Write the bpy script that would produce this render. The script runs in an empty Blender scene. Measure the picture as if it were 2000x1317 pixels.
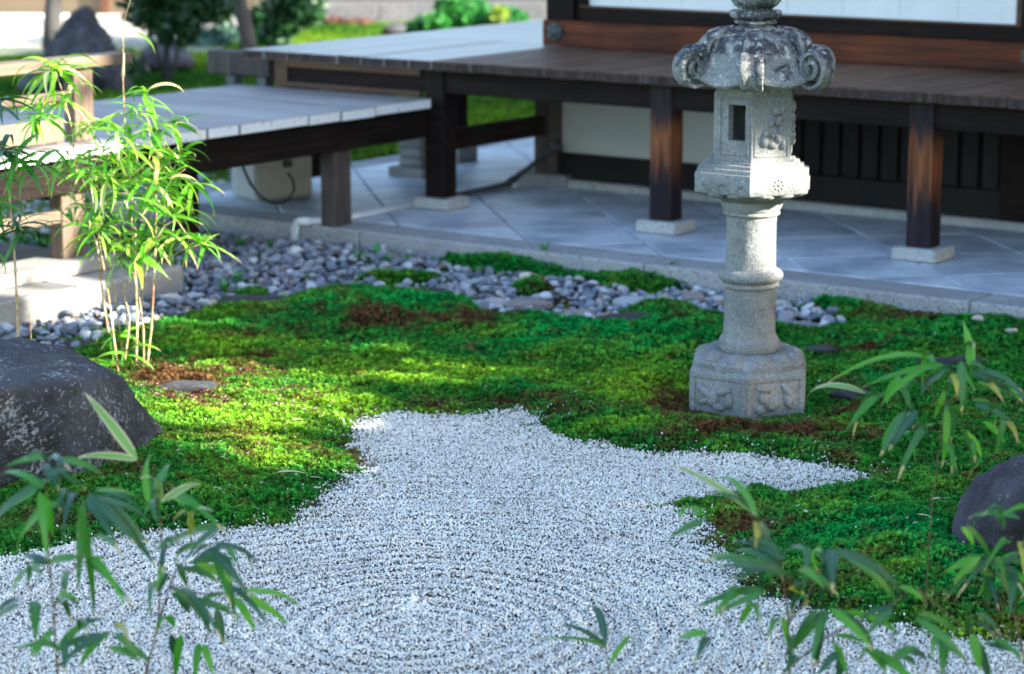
import bpy, bmesh, math, random
import numpy as np
from mathutils import Vector, Matrix, Quaternion
from mathutils.bvhtree import BVHTree
from mathutils import noise as mn

R = math.radians
random.seed(7)
rng = np.random.default_rng(7)
scn = bpy.context.scene
C = scn.collection

# ------------------------------------------------------------------ camera
CAM_H = 2.2
PITCH = R(11.47)
cam = bpy.data.cameras.new("camera")
cam.lens = 85.0
cam.sensor_width = 36.0
cam.clip_start = 0.1
cam.clip_end = 1500
cam.dof.use_dof = True
cam.dof.focus_distance = 8.0
cam.dof.aperture_fstop = 2.7
camo = bpy.data.objects.new("camera", cam)
C.objects.link(camo)
camo.location = (0, 0, CAM_H)
camo.rotation_euler = (math.pi / 2 - PITCH, 0, 0)
scn.camera = camo

# ------------------------------------------------------------------ sky, sun, exposure
SUN_EL = R(25)
SUN_DIR = Vector((0.94, -0.34, math.tan(SUN_EL))).normalized()      # towards the sun
w = bpy.data.worlds.new("World")
scn.world = w
w.use_nodes = True
nt = w.node_tree
bg = nt.nodes["Background"]
sky = nt.nodes.new("ShaderNodeTexSky")
sky.sky_type = 'NISHITA'
sky.sun_disc = False
sky.sun_elevation = SUN_EL
sky.sun_rotation = math.atan2(SUN_DIR.x, SUN_DIR.y)
sky.air_density = 1.0
sky.dust_density = 1.2
sky.ozone_density = 1.0
nt.links.new(sky.outputs[0], bg.inputs[0])
bg.inputs[1].default_value = 0.125
sun = bpy.data.lights.new("sun", 'SUN')
sun.energy = 4.6
sun.angle = R(0.5)
sun.color = (1.0, 0.93, 0.80)
suno = bpy.data.objects.new("sun", sun)
C.objects.link(suno)
suno.rotation_euler = (-SUN_DIR).to_track_quat('-Z', 'Y').to_euler()
scn.view_settings.view_transform = 'Standard'
scn.view_settings.look = 'None'
scn.view_settings.exposure = 2.42
scn.view_settings.gamma = 1.0
scn.view_settings.use_curve_mapping = False
scn.cycles.use_denoising = True
scn.cycles.max_bounces = 6
scn.cycles.diffuse_bounces = 3
scn.cycles.glossy_bounces = 2
scn.cycles.transmission_bounces = 3
scn.cycles.transparent_max_bounces = 4

# ------------------------------------------------------------------ coordinates
# photo pixel (2000 px wide) -> point in the place on the level z, or at a distance y
FPX = 4722.0
CP, SP = math.cos(PITCH), math.sin(PITCH)
def ray(x, y):
    X = (x - 1000) / FPX
    Y = -(y - 658.5) / FPX
    return X, CP + Y * SP, -SP + Y * CP
def at(x, y, z=0.0):
    r = ray(x, y)
    t = (z - CAM_H) / r[2]
    return Vector((r[0] * t, r[1] * t, z))
def at_dist(x, y, d):
    r = ray(x, y)
    t = d / r[1]
    return Vector((r[0] * t, d, CAM_H + r[2] * t))
def to_px(x, y, z):
    d = y * CP - (z - CAM_H) * SP
    up = y * SP + (z - CAM_H) * CP
    return 1000 + FPX * x / d, 658.5 - FPX * up / d
TH = R(35.5)                       # the hall's own axes: u along its front, v into it
AX = Vector((math.cos(TH), -math.sin(TH), 0))
BX = Vector((math.sin(TH), math.cos(TH), 0))
def UVW(u, v, z=0.0):
    return AX * u + BX * v + Vector((0, 0, z))
HALL_ROT = -TH

# ------------------------------------------------------------------ object helpers
def link(name, me, mat=None, parent=None, kind=None):
    o = bpy.data.objects.new(name, me)
    C.objects.link(o)
    if mat is not None:
        for m in (mat if isinstance(mat, (list, tuple)) else [mat]):
            me.materials.append(m)
    if parent is not None:
        o.parent = parent
    if kind:
        o["kind"] = kind
    return o
def tag(o, label, cat, group=None):
    o["label"] = label
    o["category"] = cat
    if group:
        o["group"] = group
    return o
def empty(name, loc, rz=0.0, label=None, cat=None, group=None):
    o = bpy.data.objects.new(name, None)
    C.objects.link(o)
    o.empty_display_size = 0.1
    o.location = loc
    o.rotation_euler = (0, 0, rz)
    if label:
        tag(o, label, cat, group)
    return o
def pydata(name, vs, fs, smooth=False):
    me = bpy.data.meshes.new(name)
    me.from_pydata([tuple(v) for v in vs], [], fs)
    if smooth:
        me.polygons.foreach_set("use_smooth", [True] * len(me.polygons))
    me.update()
    return me
def bm_mesh(name, bm, smooth=False):
    me = bpy.data.meshes.new(name)
    bm.normal_update()
    bm.to_mesh(me)
    bm.free()
    if smooth:
        me.polygons.foreach_set("use_smooth", [True] * len(me.polygons))
    return me
def add_box(bm, lo, hi, bev=0.0, rot=None, org=None):
    g = bmesh.ops.create_cube(bm, size=1)
    vs = g["verts"]
    cx = [(a + b) / 2 for a, b in zip(lo, hi)]
    sx = [b - a for a, b in zip(lo, hi)]
    for v in vs:
        v.co = Vector((v.co.x * sx[0] + cx[0], v.co.y * sx[1] + cx[1], v.co.z * sx[2] + cx[2]))
    if bev:
        es = list({e for v in vs for e in v.link_edges})
        r = bmesh.ops.bevel(bm, geom=es, offset=bev, segments=1, affect='EDGES')
        vs = list({v for f in r["faces"] for v in f.verts} | {v for v in vs if v.is_valid})
    if rot is not None:
        for v in vs:
            v.co = rot @ (v.co - (org or Vector())) + (org or Vector())
    return vs
def box(name, lo, hi, mat, parent=None, bev=0.004, kind=None):
    bm = bmesh.new()
    add_box(bm, lo, hi, bev)
    return link(name, bm_mesh(name, bm), mat, parent, kind)
def tube(name, pts, rad, mat, parent=None, seg=8, caps=True, mesh_only=False):
    pts = [Vector(p) for p in pts]
    rads = rad if isinstance(rad, (list, tuple)) else [rad] * len(pts)
    vs, fs = [], []
    up = Vector((0.31, 0.2, 0.93)).normalized()
    for i, p in enumerate(pts):
        d = (pts[min(i + 1, len(pts) - 1)] - pts[max(i - 1, 0)]).normalized()
        a = d.cross(up)
        if a.length < 0.1:
            a = d.cross(Vector((1, 0, 0)))
        a.normalize()
        b = d.cross(a)
        for k in range(seg):
            t = 2 * math.pi * k / seg
            vs.append(p + (a * math.cos(t) + b * math.sin(t)) * rads[i])
    for i in range(len(pts) - 1):
        for k in range(seg):
            k2 = (k + 1) % seg
            fs.append((i * seg + k, i * seg + k2, (i + 1) * seg + k2, (i + 1) * seg + k))
    if caps:
        fs.append(tuple(range(seg - 1, -1, -1)))
        fs.append(tuple((len(pts) - 1) * seg + k for k in range(seg)))
    me = pydata(name, vs, fs, True)
    if mesh_only:
        return me
    return link(name, me, mat, parent)

# ------------------------------------------------------------------ material helpers
class MT:
    def __init__(s, name, rough=0.7, spec=0.3):
        s.m = bpy.data.materials.new(name)
        s.m.use_nodes = True
        s.t = s.m.node_tree
        s.b = s.t.nodes["Principled BSDF"]
        s.b.inputs["Roughness"].default_value = rough
        s.b.inputs["Specular IOR Level"].default_value = spec
        s.tc = s.t.nodes.new("ShaderNodeTexCoord")
    def n(s, typ, **k):
        nd = s.t.nodes.new(typ)
        for a, b in k.items():
            setattr(nd, a, b)
        return nd
    def l(s, a, b):
        s.t.links.new(a, b)
    def coords(s, scale=(1, 1, 1), kind="Object", randomise=False):
        mp = s.n("ShaderNodeMapping")
        mp.inputs["Scale"].default_value = scale
        s.l(s.tc.outputs[kind], mp.inputs["Vector"])
        if randomise:
            oi = s.n("ShaderNodeObjectInfo")
            m = s.n("ShaderNodeMath", operation='MULTIPLY')
            m.inputs[1].default_value = 37.0
            s.l(oi.outputs["Random"], m.inputs[0])
            s.l(m.outputs[0], mp.inputs["Location"])
        return mp.outputs[0]
    def noise(s, vec, scale, detail=4, rough=0.6, dist=0.0):
        nd = s.n("ShaderNodeTexNoise")
        nd.inputs["Scale"].default_value = scale
        nd.inputs["Detail"].default_value = detail
        nd.inputs["Roughness"].default_value = rough
        nd.inputs["Distortion"].default_value = dist
        s.l(vec, nd.inputs["Vector"])
        return nd.outputs["Fac"]
    def ramp(s, fac, stops, interp='LINEAR'):
        nd = s.n("ShaderNodeValToRGB")
        cr = nd.color_ramp
        cr.interpolation = interp
        while len(cr.elements) < len(stops):
            cr.elements.new(0.5)
        for e, (p, c) in zip(cr.elements, stops):
            e.position = p
            e.color = c if len(c) == 4 else (*c, 1)
        s.l(fac, nd.inputs[0])
        return nd.outputs[0]
    def mix(s, fac, a, b, typ='MIX'):
        nd = s.n("ShaderNodeMix", data_type='RGBA', blend_type=typ)
        for sock, v in ((nd.inputs[0], fac), (nd.inputs[6], a), (nd.inputs[7], b)):
            if hasattr(v, "default_value"):
                s.l(v, sock)
            elif isinstance(v, (tuple, list)):
                sock.default_value = v if len(v) == 4 else (*v, 1)
            else:
                sock.default_value = v
        return nd.outputs[2]
    def math(s, op, a, b=0.0):
        nd = s.n("ShaderNodeMath", operation=op)
        for sock, v in ((nd.inputs[0], a), (nd.inputs[1], b)):
            if hasattr(v, "default_value"):
                s.l(v, sock)
            else:
                sock.default_value = v
        return nd.outputs[0]
    def bump(s, h, strength=0.3, dist=0.01):
        nd = s.n("ShaderNodeBump")
        nd.inputs["Strength"].default_value = strength
        nd.inputs["Distance"].default_value = dist
        s.l(h, nd.inputs["Height"])
        s.l(nd.outputs[0], s.b.inputs["Normal"])
    def color(s, c):
        if hasattr(c, "default_value"):
            s.l(c, s.b.inputs["Base Color"])
        else:
            s.b.inputs["Base Color"].default_value = (*c, 1)
        return s.m

def wood(name, light, dark, axis=0, rough=0.6, spec=0.3, vary=0.35, wear=None, wear_amt=0.0):
    """timber with its grain along the local axis"""
    m = MT(name, rough, spec)
    sc = [26, 26, 26]
    sc[axis] = 1.1
    v = m.coords(tuple(sc), randomise=True)
    g = m.noise(v, 1.6, 5, 0.65, 0.6)
    c = m.ramp(g, [(0.32, dark), (0.68, light)])
    big = m.noise(m.coords((1.5, 1.5, 1.5), randomise=True), 2.0, 3)
    c = m.mix(m.ramp(big, [(0.35, (0, 0, 0)), (0.65, (1, 1, 1))]), c, m.mix(0.45, c, dark), 'MIX')
    oi = m.n("ShaderNodeObjectInfo")
    hsv = m.n("ShaderNodeHueSaturation")
    m.l(c, hsv.inputs["Color"])
    mr = m.n("ShaderNodeMapRange")
    mr.inputs[3].default_value = 1 - vary
    mr.inputs[4].default_value = 1 + vary
    m.l(oi.outputs["Random"], mr.inputs[0])
    m.l(mr.outputs[0], hsv.inputs["Value"])
    c = hsv.outputs[0]
    if wear:
        wn = m.noise(v, 0.9, 3, 0.6)
        c = m.mix(m.ramp(wn, [(0.5 - wear_amt * 0.3, (0, 0, 0)), (0.75, (1, 1, 1))]), c, wear)
    m.bump(g, 0.35, 0.004)
    return m.color(c)
def stone(name, c1, c2, speck=(0.08, 0.08, 0.09), fine=160, big=3.0, rough=0.85, speck_at=0.62, obj_vary=0.0, bump=0.3):
    m = MT(name, rough, 0.25)
    v = m.coords(randomise=True)
    a = m.noise(v, big, 5, 0.6)
    c = m.ramp(a, [(0.3, c1), (0.7, c2)])
    f = m.noise(v, fine, 2, 0.6)
    c = m.mix(m.ramp(f, [(speck_at - 0.04, (0, 0, 0)), (speck_at + 0.04, (1, 1, 1))]), c, speck)
    f2 = m.noise(v, fine * 0.8, 2, 0.6)
    c = m.mix(m.ramp(f2, [(0.3, (0.35, 0.35, 0.35)), (0.38, (0, 0, 0))]), c, tuple(min(1, x * 1.5) for x in c2))
    if obj_vary:
        oi = m.n("ShaderNodeObjectInfo")
        hsv = m.n("ShaderNodeHueSaturation")
        m.l(c, hsv.inputs["Color"])
        mr = m.n("ShaderNodeMapRange")
        mr.inputs[3].default_value = 1 - obj_vary
        mr.inputs[4].default_value = 1 + obj_vary
        m.l(oi.outputs["Random"], mr.inputs[0])
        m.l(mr.outputs[0], hsv.inputs["Value"])
        c = hsv.outputs[0]
    m.bump(m.math('ADD', m.math('MULTIPLY', f, 0.5), a), bump, 0.006)
    return m.color(c)

M = {}
M['beam'] = wood("dark_beam_wood", (0.026, 0.015, 0.012), (0.006, 0.004, 0.004), 0, 0.65, 0.12)
M['beam_v'] = wood("dark_beam_wood_across", (0.032, 0.020, 0.016), (0.008, 0.005, 0.005), 1, 0.65, 0.12)
M['post_grey'] = wood("weathered_post_wood", (0.12, 0.10, 0.09), (0.028, 0.022, 0.022), 2, 0.7)
M['rail'] = wood("silvered_rail_wood", (0.27, 0.20, 0.14), (0.12, 0.085, 0.06), 1, 0.7, vary=0.1)
M['railpost'] = wood("silvered_rail_post_wood", (0.24, 0.17, 0.12), (0.09, 0.065, 0.05), 2, 0.7, vary=0.1)
M['deck'] = wood("veranda_plank_wood", (0.27, 0.145, 0.095), (0.075, 0.034, 0.022), 1, 0.6, 0.15, 0.25)
M['deck_silver'] = wood("silvered_veranda_plank_wood", (0.40, 0.38, 0.38), (0.22, 0.20, 0.20), 1, 0.38, 0.5, 0.12)  # paler planks: sky glare on the veranda's open end painted into the wood
M['deck_side'] = wood("side_veranda_plank_wood", (0.46, 0.44, 0.44), (0.25, 0.23, 0.23), 0, 0.38, 0.5, 0.14)
M['walk'] = wood("walkway_plank_wood", (0.42, 0.39, 0.38), (0.19, 0.17, 0.17), 0, 0.5, 0.4, 0.18)
M['sill'] = wood("brown_sill_wood", (0.19, 0.048, 0.014), (0.026, 0.008, 0.006), 0, 0.55, 0.2, 0.1)
M['darkboard'] = wood("blackened_board_wood", (0.013, 0.009, 0.008), (0.004, 0.003, 0.003), 2, 0.6)
M['orange'] = wood("pale_orange_trim_wood", (0.15, 0.075, 0.04), (0.06, 0.03, 0.018), 0, 0.5)
def white_end():
    m = MT("white_painted_plank_end", 0.7, 0.2)
    n = m.noise(m.coords(randomise=True), 30, 4, 0.7)
    return m.color(m.ramp(n, [(0.31, (0.10, 0.10, 0.11)), (0.40, (0.84, 0.85, 0.87))]))
M['white_end'] = white_end()
def deck_end():
    m = MT("weathered_plank_end", 0.8, 0.2)
    n = m.noise(m.coords((30, 30, 4), randomise=True), 1.2, 4, 0.7)
    return m.color(m.ramp(n, [(0.35, (0.025, 0.017, 0.015)), (0.6, (0.065, 0.045, 0.038)), (0.8, (0.18, 0.15, 0.14))]))
M['deck_end'] = deck_end()
def hall_post():
    m = MT("stained_post_with_bare_patch", 0.6, 0.15)
    v = m.coords((30, 30, 1.6), randomise=True)
    g = m.noise(v, 1.3, 5, 0.65, 0.5)
    dark = m.ramp(g, [(0.3, (0.008, 0.006, 0.009)), (0.7, (0.032, 0.024, 0.028))])
    bare = m.ramp(g, [(0.3, (0.06, 0.018, 0.008)), (0.65, (0.30, 0.105, 0.038))])
    sx = m.n("ShaderNodeSeparateXYZ")
    m.l(m.tc.outputs["Object"], sx.inputs[0])
    z = m.math('ADD', sx.outputs[2], m.math('MULTIPLY', m.math('SUBTRACT', g, 0.5), 0.55))
    band = m.ramp(z, [(0.20, (0, 0, 0)), (0.36, (0.7, 0.7, 0.7)), (0.50, (1, 1, 1)), (0.60, (0, 0, 0))])
    m.bump(g, 0.3, 0.004)
    return m.color(m.mix(band, dark, bare))
M['post'] = hall_post()
M['kerb'] = stone("grey_granite_kerb", (0.30, 0.31, 0.32), (0.42, 0.43, 0.43), fine=110, speck_at=0.6, obj_vary=0.06)
M['footing'] = stone("granite_footing", (0.34, 0.36, 0.36), (0.48, 0.50, 0.48), fine=110, speck_at=0.6)
M['blocks'] = stone("grey_concrete_block", (0.17, 0.18, 0.18), (0.30, 0.31, 0.31), fine=70, speck_at=0.68)
M['slab'] = stone("smooth_paving_slab", (0.30, 0.35, 0.41), (0.72, 0.79, 0.86), fine=60, big=3.0, rough=0.5, speck_at=0.70, obj_vary=0.10, bump=0.12)
M['joint'] = stone("dark_joint_mortar", (0.05, 0.055, 0.06), (0.10, 0.10, 0.11), fine=80)
M['plinth'] = stone("pale_plinth_stone", (0.24, 0.235, 0.225), (0.36, 0.35, 0.33), fine=90, speck_at=0.66)
M['plaster'] = stone("grey_white_plaster", (0.50, 0.53, 0.50), (0.60, 0.62, 0.58), fine=200, speck_at=0.9, bump=0.05)
def shoji():
    m = MT("white_paper_screen", 0.75, 0.2)
    v = m.coords()
    n = m.noise(v, 5, 3)
    c = m.ramp(n, [(0.3, (0.74, 0.77, 0.80)), (0.7, (0.82, 0.84, 0.86))])
    return m.color(c)
M['shoji'] = shoji()
def flat(name, c, rough=0.6, spec=0.3, metal=0.0, nscale=12, amt=0.12):
    m = MT(name, rough, spec)
    n = m.noise(m.coords(), nscale, 4)
    m.b.inputs["Metallic"].default_value = metal
    return m.color(m.ramp(n, [(0.3, tuple(x * (1 - amt) for x in c)), (0.7, tuple(min(1, x * (1 + amt)) for x in c))]))
M['bronze'] = flat("verdigris_bronze", (0.045, 0.065, 0.062), 0.5, 0.5, 0.3, 40, 0.5)
M['pvc'] = flat("pale_plastic_pipe", (0.62, 0.68, 0.72), 0.4)
M['conduit'] = flat("dark_grey_conduit", (0.055, 0.065, 0.070), 0.5)
M['hose'] = flat("black_rubber_hose", (0.010, 0.010, 0.018), 0.35, 0.5)
M['cabinet'] = flat("grey_enamel_cabinet", (0.33, 0.37, 0.36), 0.4, 0.4)
M['soil'] = flat("brown_soil", (0.07, 0.045, 0.03), 0.95, 0.1, 0, 30, 0.4)
M['rooftile'] = flat("grey_roof_tile", (0.10, 0.105, 0.11), 0.5)
M['farwall'] = flat("sunlit_beige_wall", (0.15, 0.118, 0.082), 0.85, 0.1, 0, 1.5, 0.08)
M['farwood'] = flat("far_brown_timber", (0.10, 0.045, 0.025), 0.7)
M['farwhite'] = flat("far_white_plaster_base", (0.78, 0.77, 0.74), 0.85, 0.1, 0, 2, 0.06)
M['farstone'] = stone("far_grey_terrace_stone", (0.09, 0.095, 0.105), (0.15, 0.15, 0.16), fine=20, big=4)

def lantern_stone():
    m = MT("weathered_granite", 0.9, 0.2)
    v = m.coords()
    a = m.noise(v, 7, 5, 0.6)
    c = m.ramp(a, [(0.28, (0.14, 0.15, 0.145)), (0.5, (0.24, 0.25, 0.245)), (0.72, (0.35, 0.36, 0.345))])
    f = m.noise(v, 130, 2, 0.6)
    c = m.mix(m.ramp(f, [(0.56, (0, 0, 0)), (0.64, (0.85, 0.85, 0.85))]), c, (0.12, 0.13, 0.14))
    f3 = m.noise(v, 190, 2, 0.6)
    c = m.mix(m.ramp(f3, [(0.60, (0, 0, 0)), (0.68, (0.8, 0.8, 0.8))]), c, (0.60, 0.60, 0.57))
    # lichen: black crust on the upper stones, pale patches in it
    sx = m.n("ShaderNodeSeparateXYZ")
    m.l(m.tc.outputs["Object"], sx.inputs[0])
    geo = m.n("ShaderNodeNewGeometry")
    l1 = m.noise(v, 9, 6, 0.75, 0.4)
    hz = m.math('MULTIPLY', m.math('SUBTRACT', sx.outputs[2], 1.27), 1.3)
    hz = m.math('MINIMUM', m.math('MAXIMUM', hz, 0.0), 0.20)
    up = m.math('ADD', l1, hz)
    k = m.ramp(up, [(0.64, (0, 0, 0)), (0.70, (0.92, 0.92, 0.92))])
    top = m.math('GREATER_THAN', sx.outputs[2], 1.262)
    k = m.math('MULTIPLY', k, top)
    c = m.mix(k, c, (0.032, 0.032, 0.042))
    l2 = m.noise(v, 30, 4, 0.7)
    k2 = m.math('MULTIPLY', m.ramp(l2, [(0.56, (0, 0, 0)), (0.64, (0.85, 0.85, 0.85))]), top)
    c = m.mix(k2, c, (0.55, 0.55, 0.52))
    # grey damp grime near the foot and on the lotus
    d = m.ramp(m.noise(v, 14, 5, 0.75), [(0.47, (0, 0, 0)), (0.64, (0.65, 0.65, 0.65))])
    c = m.mix(d, c, (0.11, 0.12, 0.125))
    m.bump(m.math('ADD', m.math('MULTIPLY', f, 0.6), m.noise(v, 40, 4, 0.7)), 0.7, 0.006)
    return m.color(c)
M['lantern'] = lantern_stone()
def dark_rock(name, c1, c2, white=0.62, streak=(1, 1, 1)):
    m = MT(name, 0.75, 0.3)
    v = m.coords(streak)
    a = m.noise(v, 4, 8, 0.65, 0.3)
    c = m.ramp(a, [(0.3, c1), (0.7, c2)])
    f = m.noise(v, 55, 6, 0.75)
    g = m.noise(v, 6, 4, 0.6)
    wf = m.math('ADD', f, m.math('MULTIPLY', m.math('SUBTRACT', g, 0.5), 0.45))
    c = m.mix(m.ramp(wf, [(white, (0, 0, 0)), (white + 0.08, (0.75, 0.75, 0.75))]), c, (0.38, 0.40, 0.44))
    m.bump(m.math('ADD', m.math('MULTIPLY', a, 1.5), m.noise(v, 28, 8, 0.7)), 0.8, 0.03)
    return m.color(c)
M['rock'] = dark_rock("dark_speckled_rock", (0.014, 0.015, 0.020), (0.085, 0.090, 0.105), 0.56)
M['rock2'] = dark_rock("smooth_dark_rock", (0.022, 0.020, 0.028), (0.085, 0.080, 0.100), 0.61)
M['rock3'] = dark_rock("grey_standing_rock", (0.022, 0.022, 0.030), (0.085, 0.083, 0.092), 0.60)
M['edging'] = dark_rock("flat_edging_stone", (0.04, 0.045, 0.055), (0.12, 0.12, 0.13), 0.60)

def tint_mat(name, instancer, base=None, rough=0.85, spec=0.2, transl=0.0, var=0.0, fine=0):
    m = MT(name, rough, spec)
    if instancer is None:
        oi = m.n("ShaderNodeObjectInfo")
        col = m.ramp(oi.outputs["Random"], base, 'CONSTANT')
    else:
        a = m.n("ShaderNodeAttribute", attribute_type='INSTANCER' if instancer else 'GEOMETRY', attribute_name="tint")
        col = a.outputs["Color"]
    if fine:
        n = m.noise(m.coords(), fine, 4, 0.7)
        col = m.mix(1.0, col, m.ramp(n, [(0.3, (0.6, 0.6, 0.6)), (0.7, (1.25, 1.25, 1.25))]), 'MULTIPLY')
    m.color(col)
    if transl:
        tr = m.n("ShaderNodeBsdfTranslucent")
        mx = m.n("ShaderNodeMixShader")
        mx.inputs[0].default_value = transl
        m.l(col, tr.inputs[0])
        m.l(m.b.outputs[0], mx.inputs[1])
        m.l(tr.outputs[0], mx.inputs[2])
        m.l(mx.outputs[0], m.t.nodes["Material Output"].inputs[0])
    return m.m
M['gravel'] = tint_mat("white_gravel_grain", True, rough=0.8, spec=0.3)
M['moss'] = tint_mat("moss_sprig", True, rough=0.8, spec=0.15, transl=0.45)
STONE_TINTS = [(0.0, (0.20, 0.22, 0.25)), (0.15, (0.33, 0.35, 0.38)), (0.32, (0.13, 0.145, 0.17)), (0.42, (0.45, 0.46, 0.47)),
               (0.55, (0.25, 0.27, 0.31)), (0.70, (0.38, 0.37, 0.35)), (0.80, (0.17, 0.19, 0.22)), (0.90, (0.56, 0.57, 0.57)), (0.96, (0.30, 0.22, 0.17))]
STONE_TINTS = [(p, tuple(x * k for x, k in zip(c, (0.98, 1.03, 1.12)))) for p, c in STONE_TINTS]
M['pebble'] = tint_mat("river_stone", None, [(p, c) for p, c in STONE_TINTS], rough=0.7, fine=25)
M['pebble_stuff'] = tint_mat("river_stone_mass", False, rough=0.7, fine=25)

def leaf_mat(name, stops, tip=(0.55, 0.42, 0.22), transl=0.4, tip_at=0.9, edge=None):
    m = MT(name, 0.42, 0.45)
    oi = m.n("ShaderNodeObjectInfo")
    c = m.ramp(oi.outputs["Random"], stops)
    uv = m.n("ShaderNodeSeparateXYZ")
    m.l(m.tc.outputs["UV"], uv.inputs[0])
    ac = m.math('ABSOLUTE', m.math('SUBTRACT', uv.outputs[1], 0.5))
    vein = m.ramp(ac, [(0.0, (1, 1, 1)), (0.06, (0, 0, 0))])
    c = m.mix(m.math('MULTIPLY', vein, 0.35), c, (0.30, 0.42, 0.12))
    if edge:
        c = m.mix(m.ramp(ac, [(0.30, (0, 0, 0)), (0.42, (1, 1, 1))]), c, edge)
    rr = m.math('MULTIPLY', m.math('FRACT', m.math('MULTIPLY', oi.outputs["Random"], 17.3)), 0.16)
    k = m.math('ADD', uv.outputs[0], rr)
    c = m.mix(m.ramp(k, [(tip_at + 0.06, (0, 0, 0)), (tip_at + 0.09, (1, 1, 1))]), c, tip)
    m.color(c)
    tr = m.n("ShaderNodeBsdfTranslucent")
    mx = m.n("ShaderNodeMixShader")
    mx.inputs[0].default_value = transl
    m.l(m.mix(1.0, c, (1.0, 1.25, 0.45), 'MULTIPLY'), tr.inputs[0])
    m.l(m.b.outputs[0], mx.inputs[1])
    m.l(tr.outputs[0], mx.inputs[2])
    m.l(mx.outputs[0], m.t.nodes["Material Output"].inputs[0])
    return m.m
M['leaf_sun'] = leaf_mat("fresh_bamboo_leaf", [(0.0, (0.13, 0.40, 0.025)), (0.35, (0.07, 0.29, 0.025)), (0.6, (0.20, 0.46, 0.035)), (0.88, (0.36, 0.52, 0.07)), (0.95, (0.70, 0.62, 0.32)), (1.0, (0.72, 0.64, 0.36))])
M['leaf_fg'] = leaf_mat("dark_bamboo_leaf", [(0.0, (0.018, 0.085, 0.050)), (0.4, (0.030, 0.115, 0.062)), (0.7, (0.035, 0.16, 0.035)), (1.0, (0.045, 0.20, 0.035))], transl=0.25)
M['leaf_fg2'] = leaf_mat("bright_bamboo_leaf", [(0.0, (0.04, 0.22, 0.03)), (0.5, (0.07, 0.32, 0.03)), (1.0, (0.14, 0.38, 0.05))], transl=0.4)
M['leaf_yel'] = leaf_mat("yellowing_bamboo_leaf", [(0.0, (0.35, 0.36, 0.04)), (1.0, (0.50, 0.42, 0.05))], tip=(0.5, 0.30, 0.10), transl=0.35, tip_at=0.8)
M['leaf_pale'] = leaf_mat("pale_edged_bamboo_leaf", [(0.0, (0.12, 0.30, 0.06)), (1.0, (0.20, 0.36, 0.10))], tip=(0.55, 0.45, 0.25), transl=0.3, edge=(0.62, 0.52, 0.34), tip_at=0.85)
M['dry'] = flat("dry_straw_leaf", (0.50, 0.40, 0.26), 0.7)
M['litter'] = flat("pale_leaf_litter", (0.36, 0.38, 0.32), 0.7, 0.2, 0, 3, 0.5)
M['petal'] = flat("fallen_pink_petal", (0.55, 0.25, 0.33), 0.7)
def culm_mat():
    m = MT("bamboo_culm", 0.45, 0.4)
    n = m.noise(m.coords((4, 4, 9)), 2.2, 4)
    return m.color(m.ramp(n, [(0.35, (0.30, 0.13, 0.07)), (0.5, (0.46, 0.34, 0.17)), (0.65, (0.62, 0.56, 0.40))]))
M['culm'] = culm_mat()
M['culm_dark'] = flat("dark_bamboo_culm", (0.11, 0.075, 0.045), 0.5, 0.3, 0, 30, 0.4)
M['bark'] = dark_rock("grey_tree_bark", (0.03, 0.028, 0.027), (0.11, 0.105, 0.10), 0.66, (3, 3, 0.6))
M['treeleaf'] = tint_mat("glossy_dark_tree_leaf", None, [(0, (0.02, 0.07, 0.02)), (1, (0.02, 0.07, 0.02))], rough=0.35, spec=0.5)
def tree_leaf(name, c1, c2, transl=0.25, rough=0.4):
    m = MT(name, rough, 0.5)
    n = m.noise(m.coords(), 3.0, 5, 0.8)
    c = m.ramp(n, [(0.35, c1), (0.65, c2)])
    m.color(c)
    tr = m.n("ShaderNodeBsdfTranslucent")
    mx = m.n("ShaderNodeMixShader")
    mx.inputs[0].default_value = transl
    m.l(c, tr.inputs[0])
    m.l(m.b.outputs[0], mx.inputs[1])
    m.l(tr.outputs[0], mx.inputs[2])
    m.l(mx.outputs[0], m.t.nodes["Material Output"].inputs[0])
    return m.m
M['treeleaf'] = tree_leaf("dark_glossy_leaf", (0.010, 0.045, 0.018), (0.035, 0.12, 0.035))
M['shrubleaf'] = tree_leaf("blue_green_leaf", (0.05, 0.13, 0.10), (0.16, 0.30, 0.24))
M['hedgeleaf'] = tree_leaf("bright_hedge_leaf", (0.015, 0.13, 0.025), (0.05, 0.30, 0.04))
M['yellowleaf'] = tree_leaf("yellow_green_leaf", (0.14, 0.26, 0.02), (0.36, 0.46, 0.04))
M['fern'] = tree_leaf("fern_frond", (0.05, 0.22, 0.06), (0.10, 0.34, 0.10))

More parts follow.
